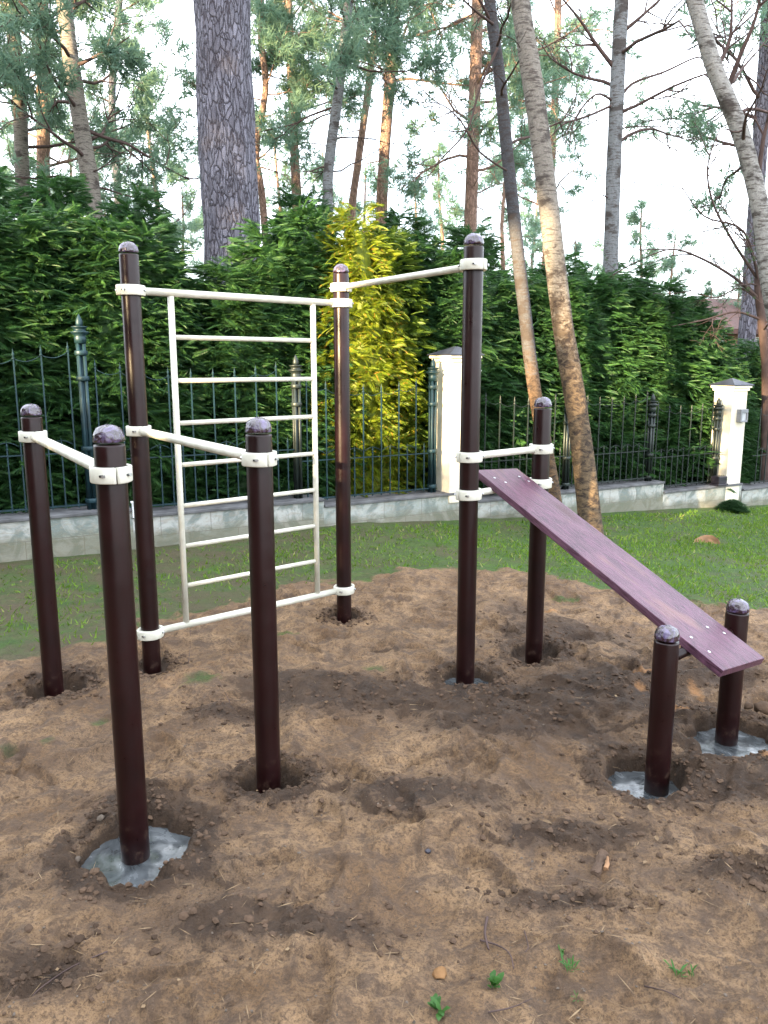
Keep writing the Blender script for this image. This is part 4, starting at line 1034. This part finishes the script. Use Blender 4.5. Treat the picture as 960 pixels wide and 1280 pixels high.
FAR = [(186, 88, 24, 'small full pine standing alone in the white gap left of the giant pine'), (225, 235, 26, 'low distant pine just left of the giant pine trunk'), (345, 160, 30, 'distant pine crown right of the giant pine'), (408, 190, 30, 'distant pine behind the dark slim trunk'),
       (455, 210, 32, 'distant pine left of the straight pink trunk'), (520, 225, 28, 'distant pine right of the straight pink trunk'), (552, 180, 34, 'distant pine left of the purplish trunk'), (635, 150, 30, 'distant pine between purplish trunk and birches'),
       (720, 300, 30, 'distant low pine right of the thick birch'), (805, 250, 34, 'distant pale pine right of the grey aspen'), (845, 290, 30, 'distant low pine above the right hedge'), (925, 330, 26, 'distant pine behind the bare tangled tree'), (20, 150, 28, 'distant pine at the left edge'),
       (90, 170, 30, 'distant pine above the teal column'), (670, 235, 36, 'far hazy pine behind the thick birch'), (890, 350, 36, 'far hazy pine left of the bare tangled tree'), (760, 300, 40, 'far hazy pine at the foot of the grey aspen'), (960, 280, 32, 'distant pine at the right edge'), (268, 200, 34, 'distant pine hidden behind the giant pine'), (130, 235, 34, 'far hazy pine at the upper left above the hedge')]
for i, (px, ty, y, lab) in enumerate(FAR):
    t = at(px, ty, y); s = (t[2] + .5) / 8.0
    root = empty('small_pine_tree', (t[0], y, -.5), lab, 'tree', 'smaller pines in the distance')
    a, b_, c = PV[i % 3]; rz = i * 1.9; wd = min(s, 1.25)
    for nm, me in (('trunk', a), ('limbs', b_), ('crown', c)): inst(nm, me, (t[0], y, -.5), rz, (wd, wd, s), root)
# far woodland mass at the horizon
r_ = np.random.default_rng(5); n = 2600
an = r_.uniform(-1.0, 1.0, n); dd = r_.uniform(42, 60, n); hh = r_.random(n) ** 1.2 * (5.5 + 2.5 * np.sin(an * 9))
V, F = tufts(np.stack([np.sin(an) * dd, np.cos(an) * dd, hh - .5], -1), r_.normal(0, 1, (n, 3)), 1.25, 4)
mk('far_woodland', V, F, M['pine'], None, (0, 50, 0), False, kind='stuff', label='far-off woodland along the horizon behind the hedge', cat='woodland')

# ------------------------------------------------------------------ house behind the right hedge
hb = at(900, 470, 24); hz = -.6
house = empty('house', (hb[0], 25, hz), 'brown-roofed house half hidden behind the right hedge', 'house')
x0, x1 = at(850, 400, 24)[0], at(1040, 400, 24)[0]; ze = at(900, 418, 24)[2]; zr = at(900, 382, 26)[2]; zl = at(900, 455, 24)[2]
MB().box(((x0 + x1) / 2, 27, (ze + zl) / 2), (x1 - x0, 6, ze - zl)).mk('upper_wall', M['brick'], house, smooth=False)
MB().box(((x0 + x1) / 2, 27, (zl + hz) / 2 - .002), (x1 - x0 + .2, 6.3, zl - hz)).mk('lower_wall', M['white'], house, smooth=False)
V = [(x0 - .5, 23.5, ze), (x1 + .5, 23.5, ze), (x1 + .5, 30.5, ze), (x0 - .5, 30.5, ze), (x0 + 1.0, 27, zr + .3), (x1 - 1.0, 27, zr + .3), (x0 - .5, 23.5, ze + .14), (x1 + .5, 23.5, ze + .14), (x1 + .5, 30.5, ze + .14), (x0 - .5, 30.5, ze + .14)]
mk('roof', V, [(0, 3, 2, 1), (0, 1, 7, 6), (1, 2, 8, 7), (2, 3, 9, 8), (3, 0, 6, 9), (6, 7, 5, 4), (7, 8, 5), (8, 9, 4, 5), (9, 6, 4)], M['roof'], house, None, False)
for k in range(3):
    cx = x0 + (x1 - x0) * (.2 + .3 * k); w_ = MB().box((cx, 23.99, (ze + zl) / 2), (.9, .06, .7)).mk('window', M['white'], house, smooth=False)
    MB().box((cx, 23.95, (ze + zl) / 2), (.76, .03, .56)).mk('pane', M['glass'], w_, smooth=False)

# ------------------------------------------------------------------ small things on the sand
def weed(px, py, label, seed, n=12, s=.05, broad=True):
    q = at(px, py); x, y = q[0], q[1]; z = gz(x, y); r = np.random.default_rng(seed); V = []; F = []
    for k in range(n):
        a = r.uniform(0, 2 * PI); el = r.uniform(.35, 1.25); L = s * r.uniform(.5, 1.1); w = L * (.24 if broad else .07)
        d = np.array([math.cos(a) * math.cos(el), math.sin(a) * math.cos(el), math.sin(el)]); sd = np.array([-math.sin(a), math.cos(a), 0]); b = np.array([x, y, z]) + r.normal(0, s * .12, 3) * [1, 1, 0]
        i = len(V); V += [b, b + d * L * .4 - sd * w * .7, b + d * L * .55 + sd * w, b + d * L * .8 - sd * w * .6 - [0, 0, L * .05], b + d * L - [0, 0, L * .18]]
        F += [(i, i + 1, i + 2), (i + 1, i + 3, i + 2), (i + 3, i + 4, i + 2)]
    mk('weed_sprig', V, F, M['weed'], None, (x, y, z), False, label=label, cat='weed', group='green sprigs sprouting from the sand')
weed(616, 1236, 'leafy green sprig at the bottom edge left of centre-right', 1, 16, .045)
weed(713, 1219, 'pale green grassy tuft in the sand, between the leafy sprig and the right one', 2, 16, .05, False)
weed(847, 1220, 'bright green grass sprig at the bottom right of the sand', 3, 9, .06, False)
weed(864, 1222, 'single slim green blade just right of the bright grass sprig', 7, 4, .05, False)
weed(547, 1272, 'leafy green sprig cut by the bottom edge of the sand', 4, 12, .04)
weed(703, 1195, 'tiny green shoot just above the pale grassy tuft', 5, 7, .025)
weed(722, 1258, 'faint thin tuft low down below the pale grassy tuft', 6, 8, .035, False)
def stick(pts, rad, name, label, mat='twig', group=None, cat='twig'):
    P = []
    for (px, py) in pts:
        q = at(px, py); P.append(np.array([q[0], q[1], gz(q[0], q[1]) + rad * 1.2 + .004]))
    m = MB(); SP = smooth_path(P, 4); m.tube(SP, [rad * (1 - .5 * k / len(SP)) for k in range(len(SP))], 6); m.mk(name, M[mat], label=label, cat=cat, group=group)
TG = 'dark twigs lying on the sand'
stick([(609, 1150), (606, 1170), (611, 1186)], .0045, 'twig', 'short thick dark twig standing out near the bottom centre', group=TG)
stick([(600, 1176), (622, 1184), (637, 1200), (642, 1214)], .0028, 'twig', 'curved dark twig beside the short thick one', group=TG)
stick([(655, 1170), (660, 1190), (656, 1200)], .0018, 'twig', 'thin twig left of the tiny green shoot', group=TG)
stick([(135, 1195), (90, 1215), (50, 1252), (40, 1262)], .0022, 'twig', 'long thin twig at the bottom left of the sand', group=TG)
stick([(805, 1240), (830, 1262), (850, 1268)], .0022, 'twig', 'bent twig near the bottom right corner', group=TG)
stick([(610, 1272), (640, 1262), (662, 1250)], .0022, 'twig', 'twig by the bottom edge below the leafy sprig', group=TG)
stick([(236, 838), (238, 812), (239, 790)], .0018, 'twig', 'slender stem stuck in the sand just behind the left ladder post', group=TG)
stick([(288, 890), (283, 880), (274, 872)], .002, 'twig', 'small twig between the ladder and the near right dip post', group=TG)
def lump_obj(px, py, s, name, label, mat, cat, flat=.6, seed=0, group=None, sub=1):
    q = at(px, py); z = gz(q[0], q[1]); V, F = lump_mesh(seed); V = V * s * np.array([1, .9, flat]) + [q[0], q[1], z + s * .3]
    o = mk(name, V, F, M[mat], None, (q[0], q[1], z), True, label=label, cat=cat, group=group)
    md = o.modifiers.new('sub', 'SUBSURF'); md.levels = 1; md.render_levels = 1; md.subdivision_type = 'SIMPLE'
    tx = bpy.data.textures.new('lump', 'CLOUDS'); tx.noise_scale = s * .8; dm = o.modifiers.new('rough', 'DISPLACE'); dm.texture = tx; dm.strength = s * .7; dm.mid_level = .5
    return o
def chunk(pts, r, name, label, mat, cat, seed):
    q = [at(*p) for p in pts]; q = [np.array([a[0], a[1], gz(a[0], a[1]) + r * h]) for a, h in zip(q, (.2, .5, .9))]
    rr = np.random.default_rng(seed); m = MB(); SP = smooth_path(q, 4); m.tube(SP, [r * rr.uniform(.75, 1.1) for _ in SP], 11)
    V = np.array(m.V); V += rr.normal(0, r * .10, V.shape); mk(name, V, m.F, M[mat], None, None, False, label=label, cat=cat)
chunk([(743, 1097), (748, 1084), (754, 1069)], .017, 'wood_chunk', 'broken dark chunk of root wood half buried in the sand', 'bark_w', 'wood', 3)
chunk([(757, 1090), (759, 1080), (757, 1066)], .008, 'bark_piece', 'pale strip of bark leaning on the dark wood chunk', 'wood', 'bark', 5)
lump_obj(535, 1074, .011, 'pine_cone', 'small black pine cone lying alone on the sand', 'black', 'cone', .9, 12)
lump_obj(549, 1219, .024, 'clay_lump', 'orange clay lump at the bottom centre of the sand', 'clay', 'clay', .7, 13)
lump_obj(952, 893, .05, 'soil_lump', 'dark soil lump at the right edge beside the concrete pool', 'clod', 'soil lump', .7, 14)
lump_obj(935, 890, .03, 'soil_lump', 'smaller dark soil lump beside the right-edge concrete pool', 'clod', 'soil lump', .7, 16)
lump_obj(127, 1033, .017, 'stone', 'dark stone on the rim of the hole of the nearest post', 'stone', 'stone', .7, 17)
lump_obj(96, 1074, .016, 'stone', 'dark wet stone left of the large concrete pool', 'stone', 'stone', .7, 18)
def leaf(px, py, s, label, seed):
    q = at(px, py); z = gz(q[0], q[1]) + .006; a = seed * 1.3; c, sn = math.cos(a), math.sin(a); V = []
    for (u, v, w) in [(-1, 0, .0), (-.4, .45, .25), (.4, .4, .2), (1, 0, .1), (.4, -.42, .3), (-.4, -.5, .1), (0, 0, 0)]: V.append((q[0] + s * (u * c - v * sn), q[1] + s * (u * sn + v * c), z + s * w))
    mk('fallen_leaf', V, [(6, 0, 5), (6, 5, 4), (6, 4, 3), (6, 3, 2), (6, 2, 1), (6, 1, 0)], M['dry'], None, (q[0], q[1], z), False, label=label, cat='leaf', group='fallen leaves on the sand')
leaf(812, 1015, .020, 'pale fallen leaf below the near bench post hole', 1); leaf(684, 1029, .018, 'pale curled leaf left of the near bench post hole', 2); leaf(806, 1085, .012, 'small leaf right of the wood chunk', 3)
leaf(837, 1068, .014, 'brown leaf further right of the wood chunk', 4); leaf(874, 1124, .009, 'tiny yellow leaf at the lower right', 5); leaf(820, 1055, .015, 'yellowish leaf scrap between the hole and the wood chunk', 6)

# ------------------------------------------------------------------ unseen trees added towards the sun, gapped to shape shade and sun patches
SH = np.array([-.62, -.785]); SQ = np.array([.785, -.62]); EL = R(12.0)
def shade_tree(q, d, h, w, i):
    p = SH * d + SQ * q
    root = empty('shade_spruce', (p[0], p[1], -.2), 'tall dark spruce standing outside the frame behind the left shoulder of the viewer', 'tree', 'spruces outside the frame towards the sun')
    inst('crown', TH_MESH[i % 4], (p[0], p[1], -.2), i * 1.7, (w, w, h / 3.5), root); inst('trunk', TT, (p[0], p[1], -.2), 0, (2, 2, h / 3.5), root)
i = 0
for q in np.arange(-27, 7.5, 1.5):
    for qq, d, h in ((q, 12 + 1.2 * (i % 2), 10.8 + .9 * (i % 3)), (q + .7, 16 + (i % 2), 12)):
        if -8.9 < qq < -1.0: continue
        shade_tree(qq, d, h, 2.6, i)
    i += 1
shade_tree(-9.7, 13, 14, 2.6, 0); shade_tree(-7.5, 12.4, 6.9, .9, 0); shade_tree(-.8, 13, 14, 2.6, 2)
for k, (q, d, h) in enumerate([(-4.3, 11.5, 5.0), (-4.8, 12.6, 4.9), (-5.3, 11.6, 4.7), (-5.8, 12.7, 4.9), (-6.3, 11.5, 4.9), (-6.9, 12.4, 5.3), (-7.5, 11.6, 6.0), (-8.2, 12.4, 6.6)]): shade_tree(q, d, h, .95, k)
shade_tree(-3.7, 12, 6.0, .95, 2); shade_tree(-2.25, 13, 9, .95, 3); shade_tree(-1.9, 15, 12, 1.2, 3)
for k, (q, d) in enumerate([(-6.0, 12.5), (-3.6, 13), (-4.9, 16)]):      # unseen tall pines added with high crowns: low sun slips under them
    p = SH * d + SQ * q; root = empty('shade_pine', (p[0], p[1], -.2), 'tall bare-stemmed pine standing outside the frame behind the viewer', 'tree', 'pines outside the frame towards the sun')
    inst('crown', TH_MESH[k], (p[0], p[1], 8.4), k * 2., (2.6, 2.6, 1.6), root); inst('trunk', TT, (p[0], p[1], -.2), 0, (1.3, 1.3, 3.2), root)

# ------------------------------------------------------------------ light, sky, camera
sun = bpy.data.lights.new('sun', 'SUN'); sun.energy = 5.0; sun.angle = R(.55); sun.color = (1.0, .76, .44)
so_ = bpy.data.objects.new('sun', sun); COL.objects.link(so_)
dirv = Vector((SH[0] * math.cos(EL), SH[1] * math.cos(EL), math.sin(EL)))
so_.rotation_euler = dirv.to_track_quat('Z', 'Y').to_euler(); so_.location = dirv * 50
w = bpy.data.worlds.new('World'); S.world = w; w.use_nodes = True; nt = w.node_tree; nt.nodes.clear()
sky = nt.nodes.new('ShaderNodeTexSky'); sky.sky_type = 'NISHITA'; sky.sun_disc = False; sky.sun_elevation = EL; sky.sun_rotation = math.atan2(SH[0], SH[1]) % (2 * PI)
sky.dust_density = 3.0; sky.air_density = 1.0; sky.ozone_density = 1.0
tc = nt.nodes.new('ShaderNodeTexCoord'); ns = nt.nodes.new('ShaderNodeTexNoise'); ns.inputs['Scale'].default_value = 2.2; ns.inputs['Detail'].default_value = 6
nt.links.new(tc.outputs['Generated'], ns.inputs[0])
rp = nt.nodes.new('ShaderNodeValToRGB'); rp.color_ramp.elements[0].position = .35; rp.color_ramp.elements[0].color = (.45,) * 3 + (1,); rp.color_ramp.elements[1].position = .6; rp.color_ramp.elements[1].color = (.95,) * 3 + (1,)
nt.links.new(ns.outputs['Fac'], rp.inputs[0])
mx = nt.nodes.new('ShaderNodeMix'); mx.data_type = 'RGBA'; nt.links.new(rp.outputs[0], mx.inputs[0]); nt.links.new(sky.outputs[0], mx.inputs[6]); mx.inputs[7].default_value = (6.2, 6.6, 7.2, 1)
bg = nt.nodes.new('ShaderNodeBackground'); bg.inputs[1].default_value = .11; nt.links.new(mx.outputs[2], bg.inputs[0])
wo = nt.nodes.new('ShaderNodeOutputWorld'); nt.links.new(bg.outputs[0], wo.inputs[0])
HAZE = False
if HAZE:
    hm = bpy.data.materials.new('haze'); hm.use_nodes = True; t = hm.node_tree; t.nodes.clear()
    v = t.nodes.new('ShaderNodeVolumePrincipled'); v.inputs['Color'].default_value = (.80, .90, 1, 1); v.inputs['Density'].default_value = .003; v.inputs['Anisotropy'].default_value = .2
    o = t.nodes.new('ShaderNodeOutputMaterial'); t.links.new(v.outputs[0], o.inputs['Volume'])
    MB().box((0, 90, 9), (560, 460, 24)).mk('haze', hm, smooth=False, kind='stuff')
cam = bpy.data.cameras.new('camera'); co = bpy.data.objects.new('camera', cam); COL.objects.link(co); S.camera = co
cam.sensor_fit = 'HORIZONTAL'; cam.sensor_width = 36; cam.lens = F_PX / 960 * 36; cam.clip_end = 2000; cam.clip_start = .05
co.location = (0, 0, CAM_H); co.rotation_euler = (PI / 2 - PITCH, 0, 0)
S.render.engine = 'CYCLES'
S.cycles.max_bounces = 6; S.cycles.diffuse_bounces = 3; S.cycles.glossy_bounces = 2; S.cycles.transmission_bounces = 3
S.view_settings.view_transform = 'Standard'; S.view_settings.look = 'None'; S.view_settings.gamma = 1; S.view_settings.exposure = 2.85
S.render.resolution_x = 768; S.render.resolution_y = 1024
